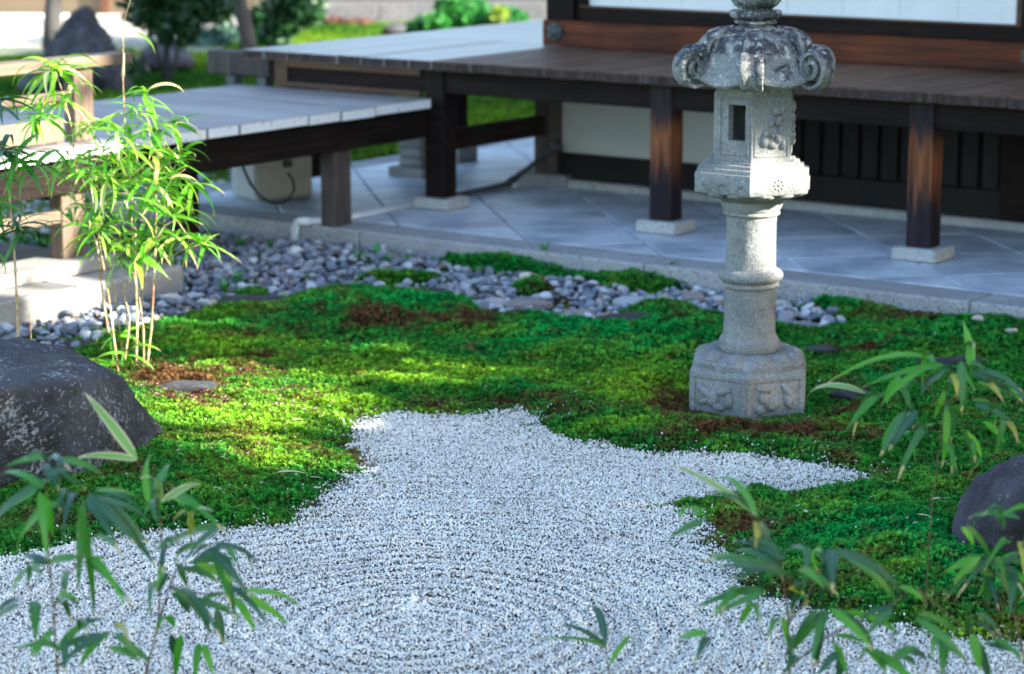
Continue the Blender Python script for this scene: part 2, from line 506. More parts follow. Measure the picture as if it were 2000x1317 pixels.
# ------------------------------------------------------------------ ground sheet and its zones
def px_poly(pts, z=0.0):
    return np.array([at(x, y, z)[:2] for x, y in pts])
GRAVEL = px_poly([(-400, 1120), (-60, 1098), (30, 1082), (100, 1066), (200, 1052), (330, 1035), (480, 1030), (550, 1020), (600, 985), (650, 948),
                  (700, 920), (690, 882), (664, 850), (690, 825), (740, 812), (800, 806), (900, 813), (960, 800), (1030, 804), (1070, 830),
                  (1110, 853), (1180, 866), (1290, 885), (1400, 881), (1500, 893), (1600, 905), (1680, 915), (1735, 930), (1680, 942),
                  (1600, 965), (1540, 970), (1480, 955), (1400, 975), (1335, 990), (1395, 1025), (1385, 1060), (1440, 1100), (1470, 1150),
                  (1560, 1187), (1700, 1212), (1850, 1240), (2000, 1252), (2300, 1262), (2300, 1420), (-400, 1420)])
BED = px_poly([(-160, 660), (-100, 640), (0, 622), (160, 592), (330, 575), (380, 540), (370, 470), (640, 470), (760, 500), (860, 512), (870, 535), (960, 535),
               (1010, 530), (1100, 535), (1110, 562), (1200, 572), (1290, 590), (1330, 570), (1400, 556), (1540, 588), (1645, 640), (1590, 650),
               (1500, 642), (1400, 620), (1290, 598), (1220, 602), (1200, 640), (1120, 640), (1040, 618), (950, 615), (930, 590), (870, 584),
               (740, 578), (690, 566), (560, 590), (440, 604), (300, 632), (200, 668), (120, 690), (-160, 700)])
ISLES = [px_poly(p) for p in ([(680, 560), (720, 548), (800, 543), (870, 552), (860, 566), (760, 570)],
                              [(990, 575), (1010, 562), (1060, 560), (1090, 575), (1070, 592), (1010, 592)],
                              [(850, 500), (1000, 505), (1110, 528), (1250, 540), (1400, 556), (1400, 576), (1300, 574), (1180, 566), (1090, 556), (1000, 541), (900, 533), (850, 523)],
                              [(1210, 612), (1240, 600), (1330, 606), (1420, 628), (1380, 636), (1260, 632)],
                              [(430, 590), (470, 575), (530, 576), (520, 590), (450, 600)])]
def in_poly(px, py, poly):
    r = np.zeros(px.shape, bool)
    n = len(poly)
    j = n - 1
    for i in range(n):
        xi, yi = poly[i]
        xj, yj = poly[j]
        c = ((yi > py) != (yj > py)) & (px < (xj - xi) * (py - yi) / (yj - yi + 1e-12) + xi)
        r ^= c
        j = i
    return r
def sdist(px, py, poly):
    """signed distance, positive inside"""
    d = np.full(px.shape, 1e9)
    n = len(poly)
    for i in range(n):
        a = poly[i]
        b = poly[(i + 1) % n]
        e = b - a
        t = np.clip(((px - a[0]) * e[0] + (py - a[1]) * e[1]) / (e @ e + 1e-12), 0, 1)
        d = np.minimum(d, np.hypot(px - a[0] - t * e[0], py - a[1] - t * e[1]))
    return np.where(in_poly(px, py, poly), d, -d)
# value noise on arrays
_tab = rng.random((256, 256))
def vnoise(x, y):
    xi = np.floor(x).astype(int)
    yi = np.floor(y).astype(int)
    fx = x - xi
    fy = y - yi
    fx = fx * fx * (3 - 2 * fx)
    fy = fy * fy * (3 - 2 * fy)
    a = _tab[xi & 255, yi & 255]
    b = _tab[(xi + 1) & 255, yi & 255]
    c = _tab[xi & 255, (yi + 1) & 255]
    d = _tab[(xi + 1) & 255, (yi + 1) & 255]
    return (a * (1 - fx) + b * fx) * (1 - fy) + (c * (1 - fx) + d * fx) * fy
def fbm(x, y, s, o=4):
    r = 0
    a = 0.5
    t = 0
    for k in range(o):
        r = r + a * vnoise(x * s + 17.3 * k, y * s + 9.1 * k)
        t += a
        a *= 0.5
        s *= 2.05
    return r / t
# the fields are worked out once on a fine raster and then looked up
GX0, GX1, GY0, GY1, GS = -4.0, 4.0, 4.4, 13.8, 0.02
gx = np.arange(GX0, GX1 + GS, GS)
gy = np.arange(GY0, GY1 + GS, GS)
RX, RY = np.meshgrid(gx, gy, indexing='ij')
S_GR = sdist(RX, RY, GRAVEL) + (fbm(RX, RY, 8) - 0.5) * 0.14 + (fbm(RX, RY, 40, 2) - 0.5) * 0.05
S_BED = sdist(RX, RY, BED)
for isl in ISLES:
    S_BED = np.minimum(S_BED, -sdist(RX, RY, isl))
S_BED = S_BED + (fbm(RX + 5, RY, 7) - 0.5) * 0.12
PX_, PY_ = to_px(RX, RY, 0.02)
def blob(cx, cy, rx, ry):
    return np.exp(-(((PX_ - cx) / rx) ** 2 + ((PY_ - cy) / ry) ** 2))
# bare or brown patches of the moss carpet (its own colour)
BROWN = np.zeros_like(RX)
for cx, cy, rx, ry, k in [(730, 640, 90, 12, .9), (880, 640, 90, 14, .8), (700, 632, 40, 8, .8), (360, 762, 95, 26, 1.2), (470, 742, 110, 16, .7), (280, 735, 60, 25, .8),
                          (560, 668, 140, 14, .5), (960, 780, 220, 12, .55), (1150, 800, 120, 14, .5), (1300, 770, 50, 28, .5), (1400, 850, 200, 14, .45), (1640, 850, 160, 18, .3),
                          (1770, 625, 70, 16, .9), (1660, 800, 60, 16, .7), (1680, 690, 120, 10, .5), (1640, 740, 60, 12, .5), (700, 885, 40, 20, .6), (640, 880, 60, 30, .35),
                          (1420, 1010, 70, 30, .5), (480, 860, 160, 20, .3), (1470, 1060, 60, 40, .4), (1330, 800, 60, 30, .8), (940, 632, 60, 18, .9), (1100, 590, 60, 20, .9),
                          (60, 1010, 120, 40, .5), (250, 920, 60, 40, .6), (1480, 835, 160, 14, .6), (560, 1000, 100, 18, .4), (1600, 1150, 140, 30, .4), (1900, 1190, 120, 20, .4)]:
    BROWN += 0.72 * k * blob(cx, cy, rx, ry)
SUN_YEL = np.zeros_like(RX)  # yellow-green moss zones, brightened to paint in the sun patches
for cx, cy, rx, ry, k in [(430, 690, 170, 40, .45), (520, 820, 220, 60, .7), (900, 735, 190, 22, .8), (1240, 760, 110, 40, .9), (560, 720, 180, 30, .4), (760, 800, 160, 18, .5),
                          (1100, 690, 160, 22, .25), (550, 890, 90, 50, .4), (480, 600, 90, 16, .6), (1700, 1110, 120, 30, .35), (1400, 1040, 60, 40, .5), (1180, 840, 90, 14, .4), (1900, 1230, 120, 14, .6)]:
    SUN_YEL += k * blob(cx, cy, rx, ry)
EMER = np.zeros_like(RX)
for cx, cy, rx, ry, k in [(740, 605, 220, 26, 1), (1180, 670, 240, 46, 1), (1700, 1060, 180, 70, .9), (1000, 530, 150, 16, .5), (1250, 545, 150, 14, .6), (1650, 600, 120, 24, .6),
                          (1840, 660, 180, 30, .6), (1750, 740, 160, 30, .6), (400, 670, 130, 16, .4), (1080, 755, 120, 14, .6), (1900, 1130, 120, 60, .6)]:
    EMER += k * blob(cx, cy, rx, ry)
MOUND = sum(k * blob(cx, cy, rx, ry) for cx, cy, rx, ry, k in [(740, 610, 200, 30, .05), (1180, 670, 240, 45, .04), (1700, 1060, 200, 80, .05), (1000, 520, 160, 16, .05),
            (1640, 600, 160, 22, .04), (1860, 650, 140, 26, .05), (420, 830, 240, 60, .03), (480, 690, 200, 30, .03), (1040, 575, 45, 14, .05), (780, 556, 90, 12, .05), (1300, 615, 90, 14, .05),
            (1240, 555, 120, 12, .05), (1870, 1120, 140, 60, .06), (330, 950, 160, 60, .03)])
edge = np.minimum(-S_GR, -S_BED)
H_MOSS = 0.026 * (1 - np.exp(-np.clip(edge, 0, 9) / 0.07)) + MOUND * 0.9 + (fbm(RX, RY, 3.5, 3) - 0.5) * 0.060 + (fbm(RX + 3, RY, 13, 3) - 0.5) * 0.045
H_MOSS = H_MOSS * np.clip(edge / 0.06, 0.15, 1)
LD_ = np.hypot(RX - 0.95, RY - 9.49)
H_MOSS = H_MOSS * np.clip((LD_ - 0.27) / 0.25, 0.0, 1) - 0.012 * np.clip(1 - (LD_ - 0.27) / 0.25, 0, 1)
RCX, RCY = at(810, 1235)[:2]
RD = np.hypot(RX - RCX, RY - RCY)
RAKE = np.sin(RD * 2 * math.pi / 0.066 + (fbm(RX, RY, 2.5, 3) - 0.5) * 4.0) * 0.0052 * (0.4 + 1.2 * fbm(RX + 9, RY, 3, 2)) * np.clip(1.35 - RD / 1.5, 0.15, 1) 
H_GR = RAKE + (fbm(RX, RY, 6, 3) - 0.5) * 0.02
H_BED = (fbm(RX, RY, 3, 3) - 0.5) * 0.04
HEIGHT = np.where(S_GR > 0, H_GR, np.where(S_BED > 0, H_BED, H_MOSS))
# the left bank of the stone bed climbs a little to the plinth
def look(field, x, y):
    i = np.clip(((x - GX0) / GS), 0, field.shape[0] - 1.001)
    j = np.clip(((y - GY0) / GS), 0, field.shape[1] - 1.001)
    i0 = i.astype(int)
    j0 = j.astype(int)
    fi = i - i0
    fj = j - j0
    return (field[i0, j0] * (1 - fi) + field[i0 + 1, j0] * fi) * (1 - fj) + (field[i0, j0 + 1] * (1 - fi) + field[i0 + 1, j0 + 1] * fi) * fj
def hgt(x, y):
    return float(look(HEIGHT, np.array([x]), np.array([y]))[0])
def moss_color(x, y):
    n1 = fbm(x, y, 5, 4)
    n2 = fbm(x + 30, y + 3, 22, 3)
    n3 = rng.random(len(x))
    br = look(BROWN, x, y) + (n1 - 0.5) * 1.2 + (n2 - 0.5) * 1.2 + 0.03
    ye = look(SUN_YEL, x, y) + (fbm(x + 11, y + 7, 4, 4) - 0.5) * 1.2 + (n2 - 0.5) * 0.5
    em = look(EMER, x, y) * 1.15 + (n1 - 0.42) * 1.0
    base = np.array([0.040, 0.245, 0.030])
    c = np.tile(base, (len(x), 1))
    emer = np.array([0.006, 0.32, 0.062])
    yel = np.array([0.26, 0.47, 0.030])  # bright yellow-green, sunlight included in the moss colour
    brn = np.array([0.15, 0.078, 0.032])
    k = np.clip(em, 0, 1)[:, None]
    c = c * (1 - k) + emer * k
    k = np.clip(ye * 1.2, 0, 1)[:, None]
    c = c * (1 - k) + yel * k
    k = np.clip((br - 0.12) * 1.6, 0, 1)[:, None]
    c = c * (1 - k) + brn * k
    c = c * 1.15 * (0.45 + 1.25 * n3[:, None] ** 1.3) * (0.75 + 0.5 * fbm(x + 2, y + 9, 16, 3))[:, None]
    return np.clip(c, 0.003, 1)

def axis_lines(a, b, step, far):
    core = list(np.arange(a, b, step))
    out, s, p = [], step, a
    while p > -far:
        s *= 1.35
        p -= s
        out.append(p)
    lo = out[::-1]
    out, s, p = [], step, core[-1]
    while p < far:
        s *= 1.35
        p += s
        out.append(p)
    return np.array(lo + core + out)
xs = axis_lines(-3.6, 3.6, 0.03, 320)
ys = axis_lines(4.6, 13.6, 0.03, 320)
XX, YY = np.meshgrid(xs, ys, indexing='ij')
inside = (XX > GX0) & (XX < GX1) & (YY > GY0) & (YY < GY1)
ZZ = np.where(inside, look(HEIGHT, XX.ravel(), YY.ravel()).reshape(XX.shape), 0.0)
VV = XX * BX.x + YY * BX.y
UU = XX * AX.x + YY * AX.y
far_k = np.clip((YY - 14.5) / 3, 0, 1)
ZZ = np.where(inside, ZZ, 0.02 + 0.08 * far_k + (fbm(XX, YY, 0.5, 3) - 0.5) * 0.12 * far_k) - 0.004
nx, ny = XX.shape
vs = np.stack([XX.ravel(), YY.ravel(), ZZ.ravel()], 1)
idx = np.arange(nx * ny).reshape(nx, ny)
q = np.stack([idx[:-1, :-1], idx[1:, :-1], idx[1:, 1:], idx[:-1, 1:]], -1).reshape(-1, 4)
me = bpy.data.meshes.new("ground")
me.vertices.add(len(vs))
me.vertices.foreach_set("co", vs.ravel())
me.loops.add(q.size)
me.loops.foreach_set("vertex_index", q.ravel())
me.polygons.add(len(q))
me.polygons.foreach_set("loop_start", np.arange(0, q.size, 4))
me.polygons.foreach_set("loop_total", np.full(len(q), 4))
me.polygons.foreach_set("use_smooth", np.ones(len(q), bool))
me.update(calc_edges=True)
fx, fy = vs[:, 0], vs[:, 1]
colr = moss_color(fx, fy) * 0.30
sgr = look(S_GR, fx, fy)
sbd = look(S_BED, fx, fy)
ins = inside.ravel()
g_c = np.array([0.10, 0.103, 0.11])
s_c = np.array([0.050, 0.044, 0.040])
colr[ins & (sgr > 0)] = g_c
colr[ins & (sbd > 0)] = s_c
farmoss = np.clip(fbm(fx, fy, 0.9, 5) * 2.4 - 0.7, 0, 1)[:, None]
fm = np.array([0.030, 0.115, 0.012]) * (1 - farmoss) + np.array([0.15, 0.27, 0.02]) * farmoss
out = ~ins
colr[out] = fm[out]
sand = out & (fy > 24.6 + 0.25 * (fx + 3)) & (fx < -3.0)
colr[sand] = (0.72, 0.70, 0.66)
pale = out & (fy > 29.5)
colr[pale] = (0.24, 0.21, 0.185)
ca = me.color_attributes.new("tint", 'FLOAT_COLOR', 'POINT')
ca.data.foreach_set("color", np.concatenate([colr, np.ones((len(colr), 1))], 1).ravel())
gm = MT("garden_ground", 0.95, 0.1)
a_ = gm.n("ShaderNodeAttribute", attribute_name="tint")
n_ = gm.noise(gm.tc.outputs["Object"], 60, 5, 0.8)
gm.color(gm.mix(1.0, a_.outputs["Color"], gm.ramp(n_, [(0.3, (0.35, 0.35, 0.35)), (0.7, (1.3, 1.3, 1.3))]), 'MULTIPLY'))
gm.bump(n_, 1.0, 0.02)
link("ground", me, gm.m, kind='structure')

# ------------------------------------------------------------------ scattered grains and sprigs (countless: geometry-node instances)
def rock_mesh(name, sub=1, jit=0.25, flat_=0.7, seed=0, cuts_=7):
    bm = bmesh.new()
    bmesh.ops.create_icosphere(bm, subdivisions=sub, radius=1.0)
    o = Vector((seed * 3.1, seed * 1.7, seed))
    rr = random.Random(seed)
    planes = []
    for k in range(cuts_):
        d = Vector((rr.gauss(0, 1), rr.gauss(0, 1), rr.gauss(0, 1))).normalized()
        planes.append((d, rr.uniform(0.45, 0.8)))
    for v in bm.verts:
        p = v.co.normalized()
        k = 1 + jit * mn.noise(p * 1.3 + o)
        for d, h in planes:
            t = p.dot(d)
            if t * k > h:
                k = h / t
        v.co = Vector((p.x * k, p.y * k * 0.85, p.z * k * flat_))
    return bm_mesh(name, bm)
def scatter(name, pts, rot, scl, tint, vid, sources, kind='stuff'):
    me = bpy.data.meshes.new(name)
    me.vertices.add(len(pts))
    me.vertices.foreach_set("co", np.asarray(pts, dtype=np.float32).ravel())
    for an, ty, dat, fld in (("rot", 'FLOAT_VECTOR', rot, "vector"), ("scl", 'FLOAT_VECTOR', scl, "vector"),
                             ("tint", 'FLOAT_COLOR', np.concatenate([tint, np.ones((len(tint), 1))], 1), "color"), ("vid", 'INT', vid, "value")):
        a = me.attributes.new(an, ty, 'POINT')
        a.data.foreach_set(fld, np.ascontiguousarray(dat).ravel())
    o = link(name, me, None, None, kind)
    ng = bpy.data.node_groups.new(name, 'GeometryNodeTree')
    ng.interface.new_socket("Geometry", in_out='INPUT', socket_type='NodeSocketGeometry')
    ng.interface.new_socket("Geometry", in_out='OUTPUT', socket_type='NodeSocketGeometry')
    gi = ng.nodes.new("NodeGroupInput")
    go = ng.nodes.new("NodeGroupOutput")
    ip = ng.nodes.new("GeometryNodeInstanceOnPoints")
    ip.inputs["Pick Instance"].default_value = True
    jn = ng.nodes.new("GeometryNodeJoinGeometry")
    for s in sources[::-1]:
        oi = ng.nodes.new("GeometryNodeObjectInfo")
        oi.inputs["Object"].default_value = s
        oi.inputs["As Instance"].default_value = True
        ng.links.new(oi.outputs["Geometry"], jn.inputs[0])
    def attr(an, ty):
        a = ng.nodes.new("GeometryNodeInputNamedAttribute")
        a.data_type = ty
        a.inputs["Name"].default_value = an
        return a.outputs["Attribute"]
    ng.links.new(gi.outputs[0], ip.inputs["Points"])
    ng.links.new(jn.outputs[0], ip.inputs["Instance"])
    ng.links.new(attr("vid", 'INT'), ip.inputs["Instance Index"])
    e2r = ng.nodes.new("FunctionNodeEulerToRotation")
    ng.links.new(attr("rot", 'FLOAT_VECTOR'), e2r.inputs[0])
    ng.links.new(e2r.outputs[0], ip.inputs["Rotation"])
    ng.links.new(attr("scl", 'FLOAT_VECTOR'), ip.inputs["Scale"])
    ng.links.new(ip.outputs[0], go.inputs[0])
    md = o.modifiers.new("scatter", 'NODES')
    md.node_group = ng
    return o
def jgrid(x0, x1, y0, y1, step):
    a, b = np.meshgrid(np.arange(x0, x1, step), np.arange(y0, y1, step), indexing='ij')
    a = a.ravel() + (rng.random(a.size) - 0.5) * step * 1.3
    b = b.ravel() + (rng.random(b.size) - 0.5) * step * 1.3
    return a, b
def visible(x, y, z=0.0, m=60):
    px, py = to_px(x, y, z)
    return (px > -m) & (px < 2000 + m) & (py < 1317 + m * 2.5) & (py > -m)

# white gravel
grain = []
for k in range(6):
    g = rock_mesh("gravel_grain", 1, 0.35, 0.75, 11 + k)
    g.materials.append(M['gravel'])
    grain.append(bpy.data.objects.new("gravel_grain", g))
x1, y1 = jgrid(-2.2, 2.4, 5.2, 9.6, 0.0064)
s = look(S_GR, x1, y1)
stray = rng.random(len(x1)) < 0.20 * np.exp(-np.clip(-s, 0, 9) / 0.030) * (fbm(x1, y1, 12, 2) > 0.45)
keep = ((s > 0) | stray) & visible(x1, y1, 0, 150)
thin = (s > 0) & (s < 0.05) & (rng.random(len(x1)) > 0.35 + s / 0.05 * 0.65)
keep &= ~thin
x1, y1, s = x1[keep], y1[keep], s[keep]
n = len(x1)
z1 = look(HEIGHT, x1, y1) + rng.random(n) * 0.009 - 0.002 + np.where(s < 0, 0.006, 0)
size = (0.0033 + 0.0034 * rng.random(n) ** 1.8)
# a small knot of larger grains in the middle of the rings
kx, ky = at(803, 1185)[:2]
kd = np.hypot(x1 - kx, y1 - ky)
size = np.where((kd < 0.055) & (rng.random(n) < 0.35), size * 2.3, size)
tv = np.clip(0.80 + 0.16 * (rng.random(n) - 0.5) * 1.6, 0.3, 0.9) * (0.9 + 0.2 * fbm(x1, y1, 4, 3))
dk = rng.random(n)
tv = np.where(dk < 0.09, 0.28, tv)
tint = np.stack([tv, tv * (0.975 + 0.02 * rng.random(n)), tv * 0.91], 1)
warm = dk > 0.96
tint[warm] *= (1.0, 0.9, 0.78)
scatter("white_gravel", np.stack([x1, y1, z1], 1), rng.random((n, 3)) * 6.28, np.repeat(size[:, None], 3, 1) * (0.8 + 0.4 * rng.random((n, 3))), tint,
        rng.integers(0, 6, n), grain)
print("gravel", n)

# moss sprigs
def sprig(name, nb, hgt_, spread, seed):
    rr = random.Random(seed)
    vs, fs = [], []
    for k in range(nb):
        a = 2 * math.pi * k / nb + rr.uniform(-0.4, 0.4)
        el = rr.uniform(0.25, 1.2)
        L = rr.uniform(0.7, 1.1) * spread
        d = Vector((math.cos(a) * math.cos(el), math.sin(a) * math.cos(el), math.sin(el)))
        side = Vector((-math.sin(a), math.cos(a), 0)) * L * 0.20
        b = Vector((0, 0, hgt_ * rr.uniform(0.2, 0.7)))
        i = len(vs)
        mid = b + d * L * 0.5 + Vector((0, 0, 0.06))
        vs += [b, mid + side, mid - side, b + d * L]
        fs += [(i, i + 1, i + 2), (i + 1, i + 3, i + 2)]
    return pydata(name, vs, fs)
sp = []
for k in range(5):
    me = sprig("moss_sprig", 9, 0.8, 1.0, 40 + k)
    me.materials.append(M['moss'])
    sp.append(bpy.data.objects.new("moss_sprig", me))
P_, S_, T_ = [], [], []
for (ya, yb, st, sz) in ((5.0, 8.4, 0.0115, 0.0125), (8.4, 10.2, 0.0125, 0.0138), (10.2, 13.4, 0.016, 0.018)):
    x1, y1 = jgrid(-3.0, 3.4, ya, yb, st)
    s = look(S_GR, x1, y1)
    b = look(S_BED, x1, y1)
    vv = x1 * BX.x + y1 * BX.y
    uu = x1 * AX.x + y1 * AX.y
    ok = (s < 0.004) & (b < 0.03 - 0.05 * (fbm(x1, y1, 6, 3) < 0.45) + 9.0 * (fbm(x1 + 4, y1 + 4, 5, 3) > 0.66)) & visible(x1, y1, 0.03, 40) & (vv < 10.5) & ~((uu < -8.15) & (vv < 8.9))
    br = look(BROWN, x1, y1) + (fbm(x1, y1, 9, 3) - 0.5) * 1.0
    ok &= ~(rng.random(len(x1)) < np.clip((br - 0.75) * 1.5, 0, 0.85))
    x1, y1 = x1[ok], y1[ok]
    n = len(x1)
    P_.append(np.stack([x1, y1, look(HEIGHT, x1, y1) - 0.003], 1))
    s1 = sz * (0.7 + 0.6 * rng.random(n)) * (0.75 + 0.6 * fbm(x1, y1, 11, 2))
    S_.append(np.stack([s1, s1, s1 * 1.15], 1))
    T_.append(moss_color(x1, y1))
# sprigs that stray into the gravel along the rim
x1, y1 = jgrid(-2.2, 2.4, 6.0, 9.7, 0.02)
s = look(S_GR, x1, y1)
ok = (s > 0.0) & (rng.random(len(x1)) < 1.1 * np.exp(-s / 0.05) * (0.2 + 1.3 * (fbm(x1, y1, 15, 2) > 0.5))) & visible(x1, y1)
x1, y1 = x1[ok], y1[ok]
P_.append(np.stack([x1, y1, look(HEIGHT, x1, y1)], 1))
S_.append(np.full((len(x1), 3), 0.011))
T_.append(moss_color(x1, y1) * 0.55)
# bank beyond the platform
x1, y1 = jgrid(-7.5, 1.2, 13.0, 28.5, 0.07)
uu = x1 * AX.x + y1 * AX.y
ok = (uu < -10.35) & (x1 * BX.x + y1 * BX.y > 11.8) & visible(x1, y1, 0.1) & ~((y1 > 24.6 + 0.25 * (x1 + 3)) & (x1 < -3.0))
x1, y1 = x1[ok], y1[ok]
fk = np.clip((y1 - 14.5) / 3, 0, 1)
P_.append(np.stack([x1, y1, 0.02 + 0.08 * fk + (fbm(x1, y1, 0.5, 3) - 0.5) * 0.12 * fk - 0.01], 1))
S_.append(np.full((len(x1), 3), 0.07))
f_ = np.clip(fbm(x1, y1, 0.9, 5) * 2.4 - 0.7, 0, 1)[:, None]
T_.append((np.array([0.030, 0.125, 0.012]) * (1 - f_) + np.array([0.16, 0.29, 0.02]) * f_) * (0.6 + 0.8 * rng.random((len(x1), 1))))
P_ = np.concatenate(P_)
S_ = np.concatenate(S_)
T_ = np.concatenate(T_)
n = len(P_)
rt = np.stack([(rng.random(n) - 0.5) * 0.7, (rng.random(n) - 0.5) * 0.7, rng.random(n) * 6.28], 1)
mo = scatter("moss", P_, rt, S_, T_, rng.integers(0, 5, n), sp)
print("moss", n)

# ------------------------------------------------------------------ stone bed: single river stones
bed = bpy.data.objects.new("stone_bed", None)
C.objects.link(bed)
bed["kind"] = 'structure'
SV = [rock_mesh("stone", 2, 0.55, 0.62, 60 + k, 12) for k in range(12)]
for me in SV:
    me.materials.append(M['pebble'])
x1, y1 = jgrid(-3.2, 2.2, 9.6, 14.0, 0.044)
b = look(S_BED, x1, y1)
vv = x1 * BX.x + y1 * BX.y
uu = x1 * AX.x + y1 * AX.y
ok = (b > -0.02) & visible(x1, y1, 0, 30) & (vv < 10.24) & ~((uu < -8.27) & (vv < 8.75))
x1, y1 = x1[ok], y1[ok]
x2, y2 = jgrid(-4.6, -1.0, 10.0, 16.0, 0.075)
v2 = x2 * BX.x + y2 * BX.y
u2 = x2 * AX.x + y2 * AX.y
ok = (((u2 < -8.3) & (u2 > -12.5) & (v2 > 8.85) & (v2 < 10.2)) | ((u2 < -10.3) & (u2 > -12.5) & (v2 > 8.6) & (v2 < 11.8))) & visible(x2, y2, 0, 30)
x1, y1 = np.concatenate([x1, x2[ok]]), np.concatenate([y1, y2[ok]])
n = len(x1)
sz = 0.015 + 0.030 * rng.random(n) ** 1.8
z1 = look(HEIGHT, x1, y1) + sz * 0.25 + rng.random(n) * 0.03
cand = sorted(range(n), key=lambda i: -sz[i] / y1[i])
single = set(cand[:270])
st_v, st_f, st_c = [], [], []
for i in range(n):
    if i in single:
        o = bpy.data.objects.new("stone", SV[i % 12])
        C.objects.link(o)
        o.parent = bed
        o.location = (x1[i], y1[i], z1[i] + 0.008)
        o.rotation_euler = (random.uniform(-.5, .5), random.uniform(-.5, .5), random.uniform(0, 6.28))
        o.scale = (sz[i], sz[i], sz[i])
SV2 = [rock_mesh("stone_low", 1, 0.5, 0.62, 90 + k) for k in range(8)]
pal = [c for p, c in STONE_TINTS]
cnt = 0
for i in range(n):
    if i in single:
        continue
    me = SV2[i % 8]
    rot = Matrix.Rotation(random.uniform(0, 6.28), 3, 'Z') @ Matrix.Rotation(random.uniform(-.6, .6), 3, 'X')
    k = len(st_v)
    c = pal[random.randrange(len(pal))]
    for v in me.vertices:
        p = rot @ (v.co * float(sz[i]))
        st_v.append((p.x + x1[i], p.y + y1[i], p.z + z1[i]))
        st_c.append((*c, 1))
    for p in me.polygons:
        st_f.append(tuple(k + a for a in p.vertices))
me = pydata("small_stones", st_v, st_f)
ca = me.color_attributes.new("tint", 'FLOAT_COLOR', 'POINT')
ca.data.foreach_set("color", np.array(st_c, dtype=np.float32).ravel())
link("small_stones", me, M['pebble_stuff'], bed, 'stuff')
print("stones", n)
# notable bigger stones, each on its own
def tinted(name, c, rough=0.7):
    return stone(name, tuple(a * 0.8 for a in c), tuple(min(1, a * 1.15) for a in c), fine=60, speck_at=0.66, rough=rough)
BIG = [(577, 497, 18, 11, (0.70, 0.70, 0.68), "egg shaped white stone below the drain pipe elbow"),
       (1040, 549, 30, 13, (0.66, 0.62, 0.52), "long cream coloured stone behind the mossy islet"),
       (1357, 590, 28, 16, (0.26, 0.23, 0.23), "round brown grey boulder left of the lantern shaft"),
       (1372, 572, 24, 9, (0.48, 0.50, 0.53), "flat pale stone behind the round brown boulder"),
       (1300, 585, 20, 10, (0.22, 0.22, 0.25), "small dark grey stone beside the round brown boulder"),
       (1528, 597, 22, 11, (0.45, 0.45, 0.38), "olive pale stone just right of the lantern shaft"),
       (1533, 628, 24, 17, (0.28, 0.29, 0.31), "upright grey stone leaning behind the lantern shaft"),
       (1608, 640, 13, 8, (0.55, 0.57, 0.62), "last pale stone at the right end of the stone bed"),
       (1575, 635, 22, 9, (0.27, 0.29, 0.34), "slate grey stone next to the last pale stone"),
       (1130, 624, 55, 16, (0.30, 0.26, 0.25), "wide brownish flat stone in front of the pebbles"),
       (1030, 602, 50, 13, (0.24, 0.22, 0.21), "broad mottled stone below the mossy islet"),
       (960, 600, 40, 13, (0.36, 0.36, 0.37), "pale rounded stone at the tip of the emerald moss"),
       (944, 612, 17, 12, (0.20, 0.22, 0.27), "bluish small stone touching the emerald moss tip"),
       (1240, 592, 44, 12, (0.40, 0.42, 0.46), "long pale blue stone among the pebbles"),
       (1295, 598, 22, 10, (0.42, 0.36, 0.30), "tan wedge stone left of the round boulder"),
       (1912, 650, 14, 6, (0.50, 0.46, 0.46), "pale flat pebble alone in the right hand moss"),
       (1975, 670, 12, 6, (0.52, 0.50, 0.46), "cream pebble alone in the moss by the kerb"),
       (408, 600, 22, 12, (0.50, 0.40, 0.31), "tan sunlit stone at the corner of the pale plinth"),
       (330, 588, 22, 12, (0.55, 0.52, 0.46), "cream sunlit stone beside the bamboo canes")]
bigs = []
for k, (px, py, hw, hh, c, lab) in enumerate(BIG):
    p = at(px, py, 0.02)
    pxm = FPX / (p.y / CP)
    me = rock_mesh("river_boulder", 3, 0.18 if hw > 14 else 0.1, 1.0, 200 + k)
    me.polygons.foreach_set("use_smooth", [True] * len(me.polygons))
    o = link("river_boulder", me, tinted("stone_tint_%d" % k, c))
    o.scale = (hw / pxm * 1.1, hw / pxm * 0.8, hh / pxm * 1.25)
    o.location = (p.x, p.y, hgt(p.x, p.y) + hh / pxm * 0.6 + 0.01)
    o.rotation_euler = (0, 0, random.uniform(-0.3, 0.3))
    tag(o, lab, "stone")

def flat_rock(px, py, hw, hh, lab, seed, z=0.03):
    p = at(px, py, z)
    pxm = FPX / (p.y / CP)
    me = rock_mesh("edging_stone", 3, 0.35, 1.0, seed)
    o = link("edging_stone", me, M['edging'])
    o.scale = (hw / pxm, hh / pxm / 0.24, 0.035)
    o.location = (p.x, p.y, hgt(p.x, p.y) + 0.012)
    o.rotation_euler = (0, 0, 0.05)
    tag(o, lab, "edging stone", "flat dark stones edging the moss")
for k, a in enumerate([(820, 571, 85, 9, "flat dark stone edging the emerald moss at its back"), (500, 594, 90, 10, "flat dark stone at the left tip of the pebbles, in moss"),
                       (1225, 634, 60, 9, "flat dark slab peeping from moss left of the lantern"), (1600, 687, 55, 6, "thin flat stone in the moss right of the lantern foot"),
                       (1850, 708, 90, 7, "long flat pale topped stone in the right hand moss"), (370, 768, 70, 9, "flat sunlit stone in bare soil by the bamboo foot"),
                       (110, 668, 110, 10, "dark flat stone behind the big left rock"), (1660, 770, 45, 9, "low grey stone in moss right of the lantern base")]):
    flat_rock(*a, seed=300 + k)

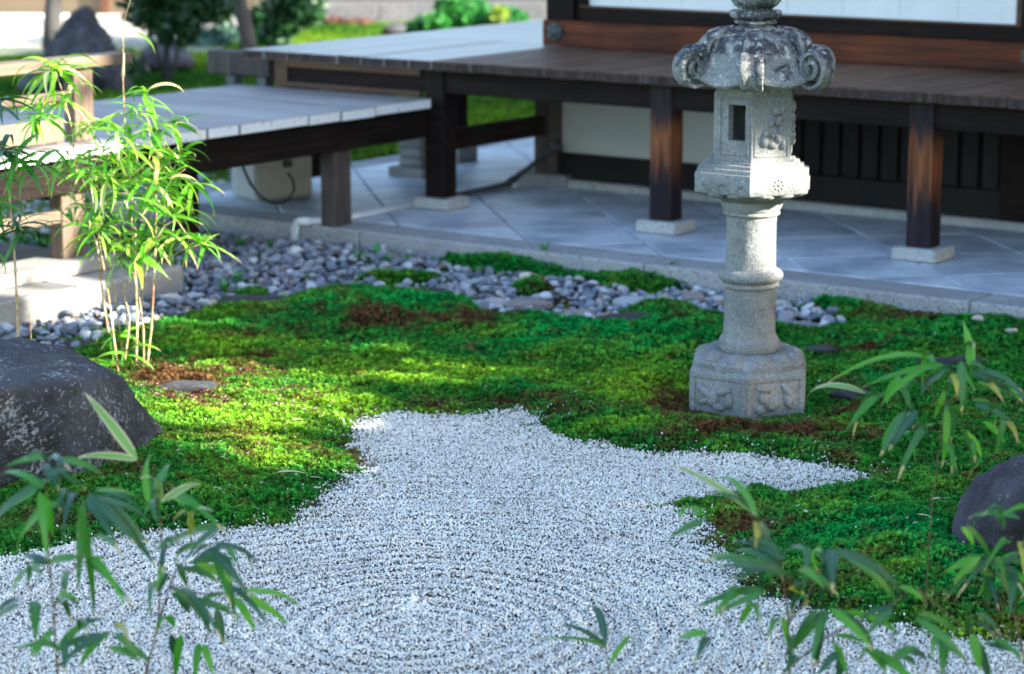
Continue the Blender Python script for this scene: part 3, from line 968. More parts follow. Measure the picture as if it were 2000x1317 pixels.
# ------------------------------------------------------------------ stone platform with diagonal paving
plat = empty("stone_platform", (0, 0, 0), HALL_ROT)
plat["kind"] = 'structure'
ZT = 0.12
U0, U1 = -10.25, -1.0
box("platform_core", (U0 + 0.02, 10.32, -0.3), (U1, 19.0, ZT - 0.016), M['joint'], plat, 0, 'structure')
u = U0
cuts = [-10.25, -8.36, -6.5, -4.7, -3.0, -1.0]
for a, b in zip(cuts[:-1], cuts[1:]):
    box("kerb_stone", (a + 0.003, 10.26, -0.25), (b - 0.003, 10.54, ZT + random.uniform(-0.002, 0.002)), M['kerb'], plat, 0.01)
for k in range(5):
    box("kerb_stone", (U0 - 0.02, 10.55 + k * 1.7, -0.2), (U0 + 0.2, 10.55 + (k + 1) * 1.7 - 0.006, ZT), M['kerb'], plat, 0.01)
def clip_poly(poly, axis, lim, keep_greater):
    out = []
    for i in range(len(poly)):
        a, b = poly[i], poly[(i + 1) % len(poly)]
        ia = (a[axis] > lim) == keep_greater
        ib = (b[axis] > lim) == keep_greater
        if ia:
            out.append(a)
        if ia != ib:
            t = (lim - a[axis]) / (b[axis] - a[axis])
            out.append((a[0] + (b[0] - a[0]) * t, a[1] + (b[1] - a[1]) * t))
    return out
SL = 0.615
r2 = math.sqrt(0.5)
nslab = 0
for i in range(-40, 40):
    for j in range(-40, 60):
        # p runs along (1,1), q along (-1,1)
        p0 = 2.24 * r2 + i * SL
        q0 = j * SL + 0.2
        g = 0.005
        cs = []
        for dp, dq in ((g, g), (SL - g, g), (SL - g, SL - g), (g, SL - g)):
            P0, Q0 = p0 + dp, q0 + dq
            cs.append(((P0 - Q0) * r2, (P0 + Q0) * r2))
        for ax, lim, gr in ((0, U0 + 0.206, True), (0, -3.2, False), (1, 10.546, True), (1, 17.5, False)):
            cs = clip_poly(cs, ax, lim, gr) if cs else cs
        if len(cs) < 3:
            continue
        ar = abs(sum(cs[k][0] * cs[(k + 1) % len(cs)][1] - cs[(k + 1) % len(cs)][0] * cs[k][1] for k in range(len(cs)))) / 2
        mu = sum(c[0] for c in cs) / len(cs)
        mv = sum(c[1] for c in cs) / len(cs)
        if ar < 0.004 or (mv > 12.9 and mu > -8.2):
            continue
        zt = ZT + random.uniform(-0.0015, 0.0015)
        m_ = len(cs)
        area2 = sum(cs[k][0] * cs[(k + 1) % m_][1] - cs[(k + 1) % m_][0] * cs[k][1] for k in range(m_))
        if area2 < 0:
            cs = cs[::-1]
        ins_ = []
        for c in cs:
            dx, dy = mu - c[0], mv - c[1]
            L = math.hypot(dx, dy)
            ins_.append((c[0] + dx / L * 0.008, c[1] + dy / L * 0.008))
        V = [(c[0] - mu, c[1] - mv, -0.03) for c in cs] + [(c[0] - mu, c[1] - mv, -0.005) for c in cs] + [(c[0] - mu, c[1] - mv, 0) for c in ins_]
        F = [(k, (k + 1) % m_, m_ + (k + 1) % m_, m_ + k) for k in range(m_)] + [(m_ + k, m_ + (k + 1) % m_, 2 * m_ + (k + 1) % m_, 2 * m_ + k) for k in range(m_)] + [tuple(2 * m_ + k for k in range(m_))]
        o = link("paving_slab", pydata("paving_slab", V, F), M['slab'], plat)
        o.location = (mu, mv, zt)
        nslab += 1
print("slabs", nslab)

# ------------------------------------------------------------------ the hall with its veranda
hall = empty("temple_hall", (0, 0, 0), HALL_ROT, "dark timber temple hall with a plank veranda on posts and white panels", "building")
DZ = 0.992
VF = 11.06
# front planks lie across (grain along v), ends showing along the edge
def plank(name, u0, u1, v0, v1, ztop, th, mats, parent, end_axis):
    bm = bmesh.new()
    add_box(bm, (u0, v0, ztop - th), (u1, v1, ztop), 0.003)
    bm.normal_update()
    for f in bm.faces:
        n = f.normal
        f.material_index = 1 if abs(n[end_axis]) > 0.75 else 0
    bmesh.ops.translate(bm, verts=bm.verts, vec=(-(u0 + u1) / 2, -(v0 + v1) / 2, -ztop))
    o = link(name, bm_mesh(name, bm), mats, parent)
    o.location = ((u0 + u1) / 2, (v0 + v1) / 2, ztop)
    return o
u = -9.90
while u < 0.5:
    wd = random.uniform(0.15, 0.21)
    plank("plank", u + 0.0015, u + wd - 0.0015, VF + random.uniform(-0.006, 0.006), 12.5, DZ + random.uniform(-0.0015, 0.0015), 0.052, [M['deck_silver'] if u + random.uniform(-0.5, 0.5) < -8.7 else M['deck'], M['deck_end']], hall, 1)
    u += wd
v = 12.503
while v < 17.5:
    wd = random.uniform(0.16, 0.21)
    plank("plank", -9.90 + random.uniform(-0.005, 0.005), -8.44, v + 0.0015, v + wd - 0.0015, DZ + random.uniform(-0.0015, 0.0015), 0.052, [M['deck_side'], M['deck_end']], hall, 0)
    v += wd
# beams beneath the edge
box("edge_beam", (-9.78, 11.15, 0.80), (0.4, 11.26, 0.937), M['beam'], hall)
box("side_beam", (-9.80, 11.27, 0.80), (-9.68, 17.4, 0.937), M['beam_v'], hall)
box("inner_beam", (-8.62, 11.27, 0.78), (-8.50, 12.33, 0.93), M['beam_v'], hall)
box("tie_beam", (-8.61, 11.30, 0.44), (-8.545, 12.33, 0.56), M['beam_v'], hall)
box("tie_beam", (-9.76, 11.30, 0.62), (-9.70, 17.0, 0.70), M['beam_v'], hall)
# block that steps out beyond the corner, on two short feet
box("step_beam", (-10.42, 11.30, 0.80), (-9.60, 11.44, 0.945), M['post_grey'], hall, 0.008)
for q_ in (-10.28, -10.02):
    box("short_foot", (q_, 11.32, 0.10), (q_ + 0.07, 11.40, 0.80), M['farstone'], hall)
box("trim_strip", (-9.66, 11.135, 0.895), (-8.60, 11.165, 0.935), M['orange'], hall, 0.002)
box("trim_strip", (-9.66, 11.135, 0.772), (-8.60, 11.165, 0.806), M['orange'], hall, 0.002)
box("small_post", (-9.72, 11.14, 0.12), (-9.62, 11.25, 0.935), M['orange'], hall)
# veranda posts with their footings
POSTS = [(-8.50, 11.20), (-6.955, 11.205), (-5.40, 11.20), (-3.85, 11.20), (-2.3, 11.2)]
for k, (pu, pv) in enumerate(POSTS):
    bm = bmesh.new()
    add_box(bm, (-0.068, -0.065, 0.0), (0.068, 0.065, 0.748), 0.006)
    o = link("post", bm_mesh("post", bm), M['post'] if k else M['beam'], hall)
    o.location = (pu, pv, 0.19)
    bm = bmesh.new()
    vs_ = add_box(bm, (-0.125, -0.115, 0), (0.125, 0.115, 0.069), 0.012)
    for v_ in vs_:
        if v_.co.z < 0.03:
            v_.co.x *= 1.03
            v_.co.y *= 1.03
    o = link("footing", bm_mesh("footing", bm), M['footing'], hall)
    o.location = (pu, pv, 0.1205)
# far side posts seen under the veranda
for pu, pv in ((-9.74, 13.0), (-9.74, 14.8)):
    box("post", (pu - 0.06, pv - 0.06, 0.28), (pu + 0.06, pv + 0.06, 0.80), M['beam'], hall)
    box("footing", (pu - 0.11, pv - 0.11, 0.121), (pu + 0.11, pv + 0.11, 0.28), M['blocks'], hall, 0.01)
box("post", (-9.74, 11.28, 0.20), (-9.58, 11.40, 0.80), M['beam'], hall)
# wall line under the veranda (v = 12.4)
W0 = 12.40
box("foundation_stone", (-8.78, W0 - 0.06, 0.10), (-8.40, W0 + 0.30, 0.19), M['blocks'], hall, 0.012)
uu_ = -8.40
for L_ in (1.25, 1.15, 1.45, 1.3, 1.5, 1.4):
    box("foundation_stone", (uu_ + 0.004, W0 - 0.05, 0.10), (uu_ + L_ - 0.004, W0 + 0.12, 0.165 + random.uniform(-.005, .005)), M['footing'], hall, 0.012)
    uu_ += L_
box("corner_post", (-8.66, W0 - 0.02, 0.19), (-8.50, W0 + 0.14, 0.935), M['post_grey'], hall)
box("low_sill", (-8.50, W0 + 0.02, 0.165), (0.3, W0 + 0.12, 0.325), M['darkboard'], hall)
box("plaster_panel", (-8.50, W0 + 0.06, 0.325), (-7.04, W0 + 0.10, 0.935), M['plaster'], hall, 0)
box("corner_post", (-7.04, W0 - 0.01, 0.325), (-6.90, W0 + 0.12, 0.935), M['beam'], hall)
box("corner_post", (-5.52, W0 - 0.02, 0.17), (-5.36, W0 + 0.13, 0.935), M['beam'], hall)
# dark board-and-gap screen
uu_ = -6.90
while uu_ < -0.5:
    if not (-5.62 < uu_ < -5.36):
        box("board", (uu_ + 0.002, W0 + 0.04, 0.325), (uu_ + 0.098, W0 + 0.055, 0.935), M['darkboard'], hall, 0.003)
    uu_ += 0.125
box("back_board", (-6.90, W0 + 0.075, 0.325), (0.3, W0 + 0.10, 0.935), M['darkboard'], hall, 0)
box("side_wall_below", (-8.48, W0 + 0.14, 0.12), (-8.44, 19, 0.935), M['plaster'], hall, 0)
# wall above the veranda floor
box("floor_sill", (-8.60, W0 - 0.02, DZ + 0.001), (0.4, W0 + 0.18, 1.150), M['sill'], hall, 0.006)
box("side_sill", (-8.60, W0 + 0.182, DZ + 0.001), (-8.42, 19, 1.150), M['sill'], hall, 0.006)
box("lower_frame", (-8.40, W0 + 0.03, 1.151), (0.4, W0 + 0.12, 1.232), M['beam'], hall, 0.004)
box("trim_strip", (-8.36, W0 + 0.028, 1.233), (-0.6, W0 + 0.10, 1.243), M['orange'], hall, 0.001)
box("corner_post", (-8.585, W0, 1.151), (-8.38, W0 + 0.17, 3.7), M['beam'], hall)
box("frame_stile", (-8.378, W0 + 0.025, 1.244), (-8.30, W0 + 0.10, 3.5), M['beam'], hall)
for q_ in (-5.44, -2.4):
    box("corner_post", (q_, W0 + 0.005, 1.151), (q_ + 0.17, W0 + 0.16, 3.7), M['beam'], hall)
    box("frame_stile", (q_ - 0.04, W0 + 0.025, 1.244), (q_ - 0.002, W0 + 0.10, 3.5), M['orange'], hall, 0.003)
box("white_panel", (-8.30, W0 + 0.055, 1.244), (-5.45, W0 + 0.075, 3.5), M['shoji'], hall, 0)
box("white_panel", (-5.27, W0 + 0.055, 1.244), (-2.45, W0 + 0.075, 3.5), M['shoji'], hall, 0)
for q_ in np.arange(-8.0, -5.5, 0.36):
    box("panel_seam", (q_, W0 + 0.0535, 1.26), (q_ + 0.004, W0 + 0.0548, 3.5), M['plaster'], hall, 0)
box("upper_wall", (-8.38, W0 + 0.12, 1.24), (8, 20.0, 4.6), M['plaster'], hall, 0)
def hex_cover(u_, v_, z_):
    bm = bmesh.new()
    R0 = 0.062
    ring = []
    for rr_, d in ((R0, 0.0), (R0 * 0.95, 0.012), (R0 * 0.35, 0.018), (0.006, 0.024)):
        ring.append([bm.verts.new((math.sin(k * math.pi / 3) * rr_, -d, math.cos(k * math.pi / 3) * rr_)) for k in range(6)])
    for a, b in zip(ring[:-1], ring[1:]):
        for k in range(6):
            bm.faces.new((a[k], a[(k + 1) % 6], b[(k + 1) % 6], b[k]))
    bm.faces.new(ring[-1])
    o = link("nail_cover", bm_mesh("nail_cover", bm), M['bronze'], hall)
    o.location = (u_, v_, z_)
    for k in range(6):
        t = k * math.pi / 3 + math.pi / 6
        bm = bmesh.new()
        bmesh.ops.create_uvsphere(bm, u_segments=8, v_segments=5, radius=0.0085)
        d = link("stud", bm_mesh("stud", bm, True), M['hose'], o)
        d.location = (math.sin(t) * 0.034, -0.017, math.cos(t) * 0.034)
hex_cover(-8.50, W0 - 0.021, 1.078)
hex_cover(-5.36, W0 - 0.021, 1.078)
# roof with deep eaves above the frame
def roof():
    u0, u1, v0, v1, zr, slope = -10.75, 12.0, 10.40, 21.0, 3.80, 0.46
    bm = bmesh.new()
    d = (v1 - v0) / 2
    P4 = [(u0, v0, zr), (u1, v0, zr), (u1, v1, zr), (u0, v1, zr)]
    rid = [(u0 + d, (v0 + v1) / 2, zr + d * slope), (u1 - d, (v0 + v1) / 2, zr + d * slope)]
    for dz in (0.0, 0.18):
        a = [bm.verts.new((x, y, z + dz)) for x, y, z in P4]
        r_ = [bm.verts.new((x, y, z + dz)) for x, y, z in rid]
        bm.faces.new((a[0], a[1], r_[1], r_[0]))
        bm.faces.new((a[1], a[2], r_[1]))
        bm.faces.new((a[2], a[3], r_[0], r_[1]))
        bm.faces.new((a[3], a[0], r_[0]))
        if dz == 0:
            low = a
        else:
            for k in range(4):
                bm.faces.new((low[k], low[(k + 1) % 4], a[(k + 1) % 4], a[k]))
    link("roof", bm_mesh("roof", bm), M['rooftile'], hall)
roof()

# ------------------------------------------------------------------ low walkway
walk = empty("wooden_walkway", (0, 0, 0), HALL_ROT, "low silvery plank walkway with white painted plank ends, running into the veranda", "walkway")
WZ = 0.775
v = 5.6
while v < 11.06:
    wd = min(random.uniform(0.24, 0.31), 11.08 - v)
    if wd < 0.06:
        break
    dz = random.uniform(-0.004, 0.004)
    plank("plank", -9.96 + random.uniform(-.01, .01), -8.47 + random.uniform(-.008, .008), v + 0.003, v + wd - 0.003, WZ + dz, 0.055, [M['walk'], M['white_end']], walk, 0)
    v += wd
box("edge_beam", (-8.66, 5.6, 0.545), (-8.52, 11.10, 0.718), M['beam_v'], walk)
box("edge_beam", (-9.90, 5.6, 0.545), (-9.76, 11.10, 0.718), M['beam_v'], walk)
for vv_ in (8.28, 10.36):
    box("cross_beam", (-9.76, vv_ - 0.05, 0.50), (-8.66, vv_ + 0.05, 0.60), M['beam'], walk)
box("post", (-8.645, 10.28, 0.1215), (-8.545, 10.43, 0.545), M['post_grey'], walk)
box("post", (-9.90, 10.36, 0.1215), (-9.78, 10.48, 0.545), M['beam'], walk)
box("post", (-9.34, 9.80, 0.0), (-9.23, 9.92, 0.55), M['beam'], walk)
box("post", (-8.645, 8.22, 0.222), (-8.555, 8.375, 0.545), M['railpost'], walk)
box("post", (-9.88, 8.22, 0.15), (-9.78, 8.375, 0.545), M['railpost'], walk)
box("low_rail", (-8.60, 5.6, 0.40), (-8.56, 8.219, 0.46), M['rail'], walk)
# railing at the near end
box("rail_post", (-8.66, 8.36, WZ + 0.006), (-8.585, 8.49, 1.140), M['railpost'], walk)
box("rail_post", (-8.66, 6.4, WZ + 0.006), (-8.585, 6.53, 1.140), M['railpost'], walk)
box("top_rail", (-8.69, 5.4, 1.141), (-8.55, 8.74, 1.195), M['rail'], walk, 0.006)
box("middle_rail", (-8.64, 5.4, 0.985), (-8.60, 8.359, 1.03), M['rail'], walk, 0.006)
box("kick_board", (-8.65, 5.4, WZ + 0.012), (-8.60, 8.30, 0.90), M['rail'], walk, 0.006)

# pale stone plinth beneath it
pl = empty("stone_plinth", (0, 0, 0), HALL_ROT, "pale stone plinth under the near end of the walkway, half in sun", "plinth")
box("plinth_stone", (-10.1, 8.00 - 2.6, -0.25), (-8.24, 7.996, 0.150), M['plinth'], pl, 0.012)
box("plinth_stone", (-10.1, 8.00, -0.25), (-8.24, 8.745, 0.149), M['plinth'], pl, 0.02)
box("long_bearer", (-8.72, 6.2, 0.152), (-8.46, 8.52, 0.221), M['plinth'], pl, 0.008)

# pale coping edge at the left end of the platform, drain pipes
def in_hall(name, lab, cat):
    return empty(name, (0, 0, 0), HALL_ROT, lab, cat)
dp = in_hall("drain_pipe", "white plastic drain pipe lying on the paving with a bent spout at the kerb", "pipe")
tube("pipe", [(-8.62, 11.24, 0.145), (-8.61, 10.45, 0.142), (-8.70, 10.25, 0.142)], 0.021, M['pvc'], dp, 10)
tube("elbow", [(-8.70, 10.25, 0.142), (-8.755, 10.225, 0.142), (-8.775, 10.215, 0.13), (-8.782, 10.213, 0.11), (-8.785, 10.213, 0.0)], 0.024, M['pvc'], dp, 12)
dc = in_hall("dark_conduit", "dark grey conduit crossing the paving and climbing to the corner post", "pipe")
tube("pipe", [(-8.66, 11.35, 0.138), (-8.70, 12.10, 0.138), (-8.72, 12.25, 0.16), (-8.66, 12.335, 0.23), (-8.50, 12.345, 0.36), (-8.46, 12.36, 0.37)], 0.018, M['conduit'], dc, 8)
tube("collar", [(-8.705, 12.16, 0.138), (-8.72, 12.25, 0.16)], 0.026, M['conduit'], dc, 8)
tube("collar", [(-8.50, 12.345, 0.36), (-8.44, 12.36, 0.375)], 0.026, M['conduit'], dc, 8)
bs = in_hall("block_pier", "short pier of stacked grey blocks standing beneath the veranda", "pier")
for k in range(4):
    e = 0.05 if k == 0 else 0
    box("block", (-9.60 - e, 12.20 - e, 0.121 + k * 0.062), (-9.42 + e, 12.36 + e, 0.121 + (k + 1) * 0.062 - 0.004), M['blocks'], bs, 0.006)
cb = empty("grey_cabinet", UVW(-9.62, 10.98, 0.121), HALL_ROT - 0.35, "grey metal cabinet standing under the walkway with a hose in front", "cabinet")
bm = bmesh.new()
add_box(bm, (-0.16, -0.19, 0.0), (0.17, 0.19, 0.42), 0.012)
link("cabinet_body", bm_mesh("cabinet_body", bm), M['cabinet'], cb)
box("side_door", (-0.14, -0.197, 0.03), (0.15, -0.191, 0.40), M['cabinet'], cb, 0.002)
box("latch", (0.09, -0.205, 0.22), (0.12, -0.198, 0.26), M['conduit'], cb, 0.002)
box("side_door", (0.171, -0.17, 0.03), (0.177, 0.17, 0.40), M['cabinet'], cb, 0.002)
box("valve", (0.178, -0.02, 0.20), (0.215, 0.03, 0.24), M['bronze'], cb, 0.004)
hz = [at_dist(x, y, 13.35) for x, y in ((470, 300), (476, 330), (490, 360), (510, 385), (530, 397), (550, 397), (566, 388), (575, 370), (572, 350), (562, 338))]
o = tube("hose", hz, 0.0085, M['hose'], None, 8)
tag(o, "black rubber hose hanging in a loop under the walkway", "hose")
bp = empty("plastic_drum", at(566, 372, 0.15), 0, "small white plastic container beside the grey cabinet", "container")
bm = bmesh.new()
bmesh.ops.create_cone(bm, segments=20, radius1=0.055, radius2=0.05, depth=0.16, cap_ends=True)
bmesh.ops.translate(bm, verts=bm.verts, vec=(0, 0, 0.08))
link("drum", bm_mesh("drum", bm), M['pvc'], bp)
tube("neck", [(0, 0, 0.16), (0.0, 0, 0.185)], 0.02, M['pvc'], bp, 10)

# ------------------------------------------------------------------ stone lantern
LX, LY = 0.95, 9.49
lan = empty("stone_lantern", (LX, LY, 0.0), R(-7.7), "weathered granite garden lantern with curled roof corners on a round shaft", "stone lantern")
H6 = math.cos(math.pi / 6)
def hexf(t):            # 1 at the corners (which sit at -90 deg), cos30 at mid faces
    a = (t + math.pi / 2) % (math.pi / 3) - math.pi / 6
    return H6 / math.cos(a)
def loft(name, prof, mat, parent, seg=72, noise_=0.0022, fn=None, close=True, smooth=True):
    """prof rows: (radius at corner, z, hexness 0..1)"""
    vs, fs = [], []
    for i, (r, z, k) in enumerate(prof):
        for s_ in range(seg):
            t = 2 * math.pi * s_ / seg - math.pi / 2
            rr_ = r * ((1 - k) + k * hexf(t))
            zz = z
            if fn:
                rr_, zz = fn(i, t, rr_, zz)
            p = Vector((rr_ * math.cos(t), rr_ * math.sin(t), zz))
            p += Vector((math.cos(t), math.sin(t), 0)) * mn.noise(p * 22 + Vector((3, 1, 7))) * noise_
            vs.append(p)
    m_ = len(prof)
    for i in range(m_ - 1):
        for s_ in range(seg):
            s2 = (s_ + 1) % seg
            fs.append((i * seg + s_, i * seg + s2, (i + 1) * seg + s2, (i + 1) * seg + s_))
    if close:
        fs.append(tuple(range(seg - 1, -1, -1)))
        fs.append(tuple((m_ - 1) * seg + s_ for s_ in range(seg)))
    me = pydata(name, vs, fs, smooth)
    if smooth:
        me.set_sharp_from_angle(angle=R(38))
    return link(name, me, mat, parent)
G = M['lantern']
base = loft("base", [(0.258, -0.05, 1), (0.262, 0.0, 1), (0.263, 0.02, 1), (0.263, 0.15, 1), (0.258, 0.163, 1), (0.246, 0.172, 1), (0.20, 0.176, 0.9)], G, lan, 96)
# frames and carved figures on the visible sides of the base
def on_face(k, x, z, d, rad):
    """point on side k (k=0 is right of the front corner): x along the face, d outward"""
    t = -math.pi / 2 + math.pi / 6 + k * math.pi / 3
    n = Vector((math.cos(t), math.sin(t), 0))
    tg = Vector((-math.sin(t), math.cos(t), 0))
    return n * (rad * H6 + d) + tg * x + Vector((0, 0, z)), n, tg
def relief(name, k, x, z, sx, sz, d, rad, parent, tilt=0.0, mat=None, sub=2):
    c, n, tg = on_face(k, x, z, 0, rad)
    bm = bmesh.new()
    bmesh.ops.create_icosphere(bm, subdivisions=sub, radius=1)
    rot = Matrix((tg, n, Vector((0, 0, 1)))).transposed()
    tl = Matrix.Rotation(tilt, 3, 'Y')
    for v_ in bm.verts:
        q_ = Vector((v_.co.x * sx, v_.co.y * d, v_.co.z * sz))
        v_.co = rot @ (tl @ q_) + c
    return link(name, bm_mesh(name, bm, True), mat or G, parent)
def face_bar(name, k, x0, x1, z0, z1, d, rad, parent, mat=None):
    c, n, tg = on_face(k, 0, 0, 0, rad)
    bm = bmesh.new()
    add_box(bm, (x0, -0.01, z0), (x1, d, z1), 0.003)
    rot = Matrix((tg, n, Vector((0, 0, 1)))).transposed()
    for v_ in bm.verts:
        v_.co = rot @ v_.co + c
    return link(name, bm_mesh(name, bm), mat or G, parent)
for k in (-1, 0):
    face_bar("panel_frame", k, -0.125, 0.125, 0.138, 0.160, 0.007, 0.262, base)
    face_bar("panel_frame", k, -0.128, -0.104, 0.0, 0.137, 0.006, 0.262, base)
    face_bar("panel_frame", k, 0.104, 0.128, 0.0, 0.137, 0.006, 0.262, base)
    rr = random.Random(k + 9)
    if k % 2:
        for x, z, sx, sz, tl in ((-0.055, 0.085, 0.050, 0.016, 0.5), (-0.02, 0.06, 0.028, 0.034, 0.2), (0.03, 0.095, 0.038, 0.016, -0.3), (0.055, 0.06, 0.020, 0.034, 0.1), (-0.06, 0.045, 0.028, 0.012, -0.4), (0.01, 0.03, 0.03, 0.018, 0)):
            relief("carved_figure", k, x, z, sx * 1.1, sz * 1.1, 0.018, 0.262, base, tl)
    else:
        for x, z, sx, sz, tl in ((-0.055, 0.11, 0.036, 0.010, 0.2), (-0.05, 0.075, 0.030, 0.024, 0.5), (-0.01, 0.05, 0.034, 0.030, -0.5), (0.05, 0.095, 0.040, 0.014, 0.9), (0.06, 0.055, 0.022, 0.034, -0.6), (-0.07, 0.03, 0.018, 0.020, 0)):
            relief("carved_figure", k, x, z, sx * 1.1, sz * 1.1, 0.018, 0.262, base, tl)
# lotus collar
def lotus_fn(i, t, r, z):
    a = (t + math.pi / 2) / (2 * math.pi) * 12
    k = abs(math.sin(a * math.pi))
    return r * (1 + (0.035 if 0 < i < 5 else 0) * k), z + (0.010 * k if 0 < i < 5 else 0)
loft("lotus_collar", [(0.236, 0.168, 0.6), (0.232, 0.185, 0.5), (0.215, 0.203, 0.35), (0.185, 0.218, 0.2), (0.15, 0.224, 0), (0.125, 0.222, 0)], G, lan, 120, 0.003, lotus_fn)
for k in range(12):
    t = 2 * math.pi * k / 12 + math.pi / 12 - math.pi / 2
    bm = bmesh.new()
    bmesh.ops.create_icosphere(bm, subdivisions=2, radius=1)
    for v_ in bm.verts:
        v_.co = Vector((v_.co.x * 0.034, v_.co.y * 0.040, v_.co.z * 0.014))
    o = link("lotus_petal", bm_mesh("lotus_petal", bm, True), G, lan)
    o.location = (math.cos(t) * 0.192, math.sin(t) * 0.192, 0.215)
    o.rotation_euler = (0, R(24), t)
def arc(r0, z0, bulge, dz, n_=7):
    """half-round moulding rows"""
    return [(r0 + bulge * max(0.0, math.sin(math.pi * i / (n_ - 1))) ** 0.55, z0 + dz * i / (n_ - 1), 0) for i in range(n_)]
shaft_prof = ([(0.112, 0.215, 0)] + arc(0.115, 0.222, 0.006, 0.055) + [(0.108, 0.283, 0), (0.104, 0.31, 0), (0.1025, 0.36, 0), (0.102, 0.46, 0), (0.104, 0.478, 0)] +
              arc(0.106, 0.480, 0.010, 0.022) + arc(0.108, 0.504, 0.022, 0.050, 9) + [(0.103, 0.556, 0), (0.101, 0.562, 0), (0.0995, 0.60, 0), (0.0985, 0.66, 0), (0.0985, 0.74, 0), (0.100, 0.766, 0)] +
              arc(0.104, 0.770, 0.009, 0.020) + [(0.112, 0.792, 0), (0.121, 0.812, 0), (0.122, 0.828, 0), (0.112, 0.834, 0)])
loft("shaft", shaft_prof, G, lan, 64, 0.0012)
plt_ = loft("platform", [(0.12, 0.828, 0), (0.135, 0.836, 0.2), (0.19, 0.858, 0.6), (0.225, 0.868, 0.9), (0.250, 0.874, 1), (0.254, 0.880, 1), (0.254, 0.948, 1), (0.250, 0.953, 1), (0.232, 0.954, 1), (0.230, 0.969, 1),
                         (0.212, 0.971, 1), (0.210, 0.984, 1), (0.192, 0.986, 1), (0.190, 0.995, 1), (0.15, 0.995, 1)], G, lan, 96, 0.0015)
for k in range(12):
    t = 2 * math.pi * k / 12 - math.pi / 2 + math.pi / 12
    bm = bmesh.new()
    bmesh.ops.create_icosphere(bm, subdivisions=2, radius=1)
    for v_ in bm.verts:
        v_.co = Vector((v_.co.x * 0.034, v_.co.y * 0.044, v_.co.z * 0.010))
    o = link("petal_carving", bm_mesh("petal_carving", bm, True), G, plt_)
    o.location = (math.cos(t) * 0.192, math.sin(t) * 0.192, 0.862)
    o.rotation_euler = (0, R(-18), t)
for k in (-1, 0, 1, -2):
    if k % 2:      # fan of petals between two half fans
        for cx, rad_, n_, a0, a1 in ((0.0, 0.042, 9, -0.15, math.pi + 0.15), (-0.085, 0.034, 5, -0.1, math.pi * 0.6), (0.085, 0.034, 5, math.pi * 0.4, math.pi + 0.1)):
            for q_ in range(n_):
                a = a0 + (a1 - a0) * q_ / (n_ - 1)
                relief("fan_petal", k, cx + math.cos(a) * rad_ * 0.62, 0.888 + math.sin(a) * rad_ * 0.72, rad_ * 0.34, 0.0042, 0.006, 0.254, plt_, -a, None, 1)
    else:
        for q_ in range(8):
            a = q_ * math.pi / 4
            relief("rosette_bead", k, math.cos(a) * 0.019, 0.915 + math.sin(a) * 0.019, 0.0062, 0.0062, 0.004, 0.2545, plt_, 0, M['blocks'], 1)
        relief("rosette_bead", k, 0, 0.915, 0.007, 0.007, 0.005, 0.2545, plt_, 0, None, 1)
# fire chamber: six upright stone sides, the left front one with a window
fb = bpy.data.objects.new("fire_box", None)
C.objects.link(fb)
fb.parent = lan
RF = 0.171
hw_ = RF / 2
for k in range(6):
    kk = k if k < 3 else k - 6
    if kk in (-1, 2):
        for nm, x0, x1, z0, z1, d in (("side_stone", -hw_, -0.022, 0.995, 1.275, 0.0), ("side_stone", 0.056, hw_, 0.995, 1.275, 0.0), ("side_stone", -0.0218, 0.0558, 0.995, 1.078, 0.0), ("side_stone", -0.0218, 0.0558, 1.218, 1.275, 0.0)):
            c, n, tg = on_face(kk, 0, 0, 0, RF)
            bm = bmesh.new()
            add_box(bm, (x0, -0.035, z0), (x1, d, z1), 0.0)
            rot = Matrix((tg, n, Vector((0, 0, 1)))).transposed()
            for v_ in bm.verts:
                v_.co = rot @ v_.co + c
            link(nm, bm_mesh(nm, bm), G, fb)
        for x0, x1, z0, z1 in ((-0.066, -0.054, 1.02, 1.25), (0.066, 0.076, 1.02, 1.25), (-0.053, 0.065, 1.240, 1.25), (-0.053, 0.065, 1.02, 1.03)):
            face_bar("window_frame", kk, x0, x1, z0, z1, 0.005, RF, fb)
    else:
        c, n, tg = on_face(kk, 0, 0, 0, RF)
        bm = bmesh.new()
        add_box(bm, (-hw_, -0.03, 0.995), (hw_, 0.0, 1.275), 0.0)
        rot = Matrix((tg, n, Vector((0, 0, 1)))).transposed()
        for v_ in bm.verts:
            v_.co = rot @ v_.co + c
        link("side_stone", bm_mesh("side_stone", bm), G, fb)
        for x0, x1, z0, z1 in ((-0.076, -0.068, 1.015, 1.26), (0.068, 0.076, 1.015, 1.26), (-0.067, 0.067, 1.25, 1.258), (-0.067, 0.067, 1.015, 1.022)):
            face_bar("panel_frame", kk, x0, x1, z0, z1, 0.004, RF, fb)
        for x, z, sx, sz, tl in () if kk not in (0, 1) else ((-0.030, 1.078, 0.016, 0.022, 0), (-0.028, 1.105, 0.010, 0.012, 0), (0.005, 1.062, 0.020, 0.012, 0.4), (0.028, 1.088, 0.012, 0.018, -0.4), (0.004, 1.10, 0.008, 0.010, 0), (0.030, 1.155, 0.017, 0.020, 0.3),
                                 (0.018, 1.195, 0.018, 0.020, 0), (0.045, 1.200, 0.012, 0.022, 0.5), (0.0, 1.150, 0.009, 0.018, 0.6), (0.036, 1.120, 0.008, 0.018, 0.1), (0.052, 1.06, 0.010, 0.016, 0)):
            relief("carved_flower", kk, x, z, sx * 1.15, sz * 1.15, 0.017, RF, fb, tl)
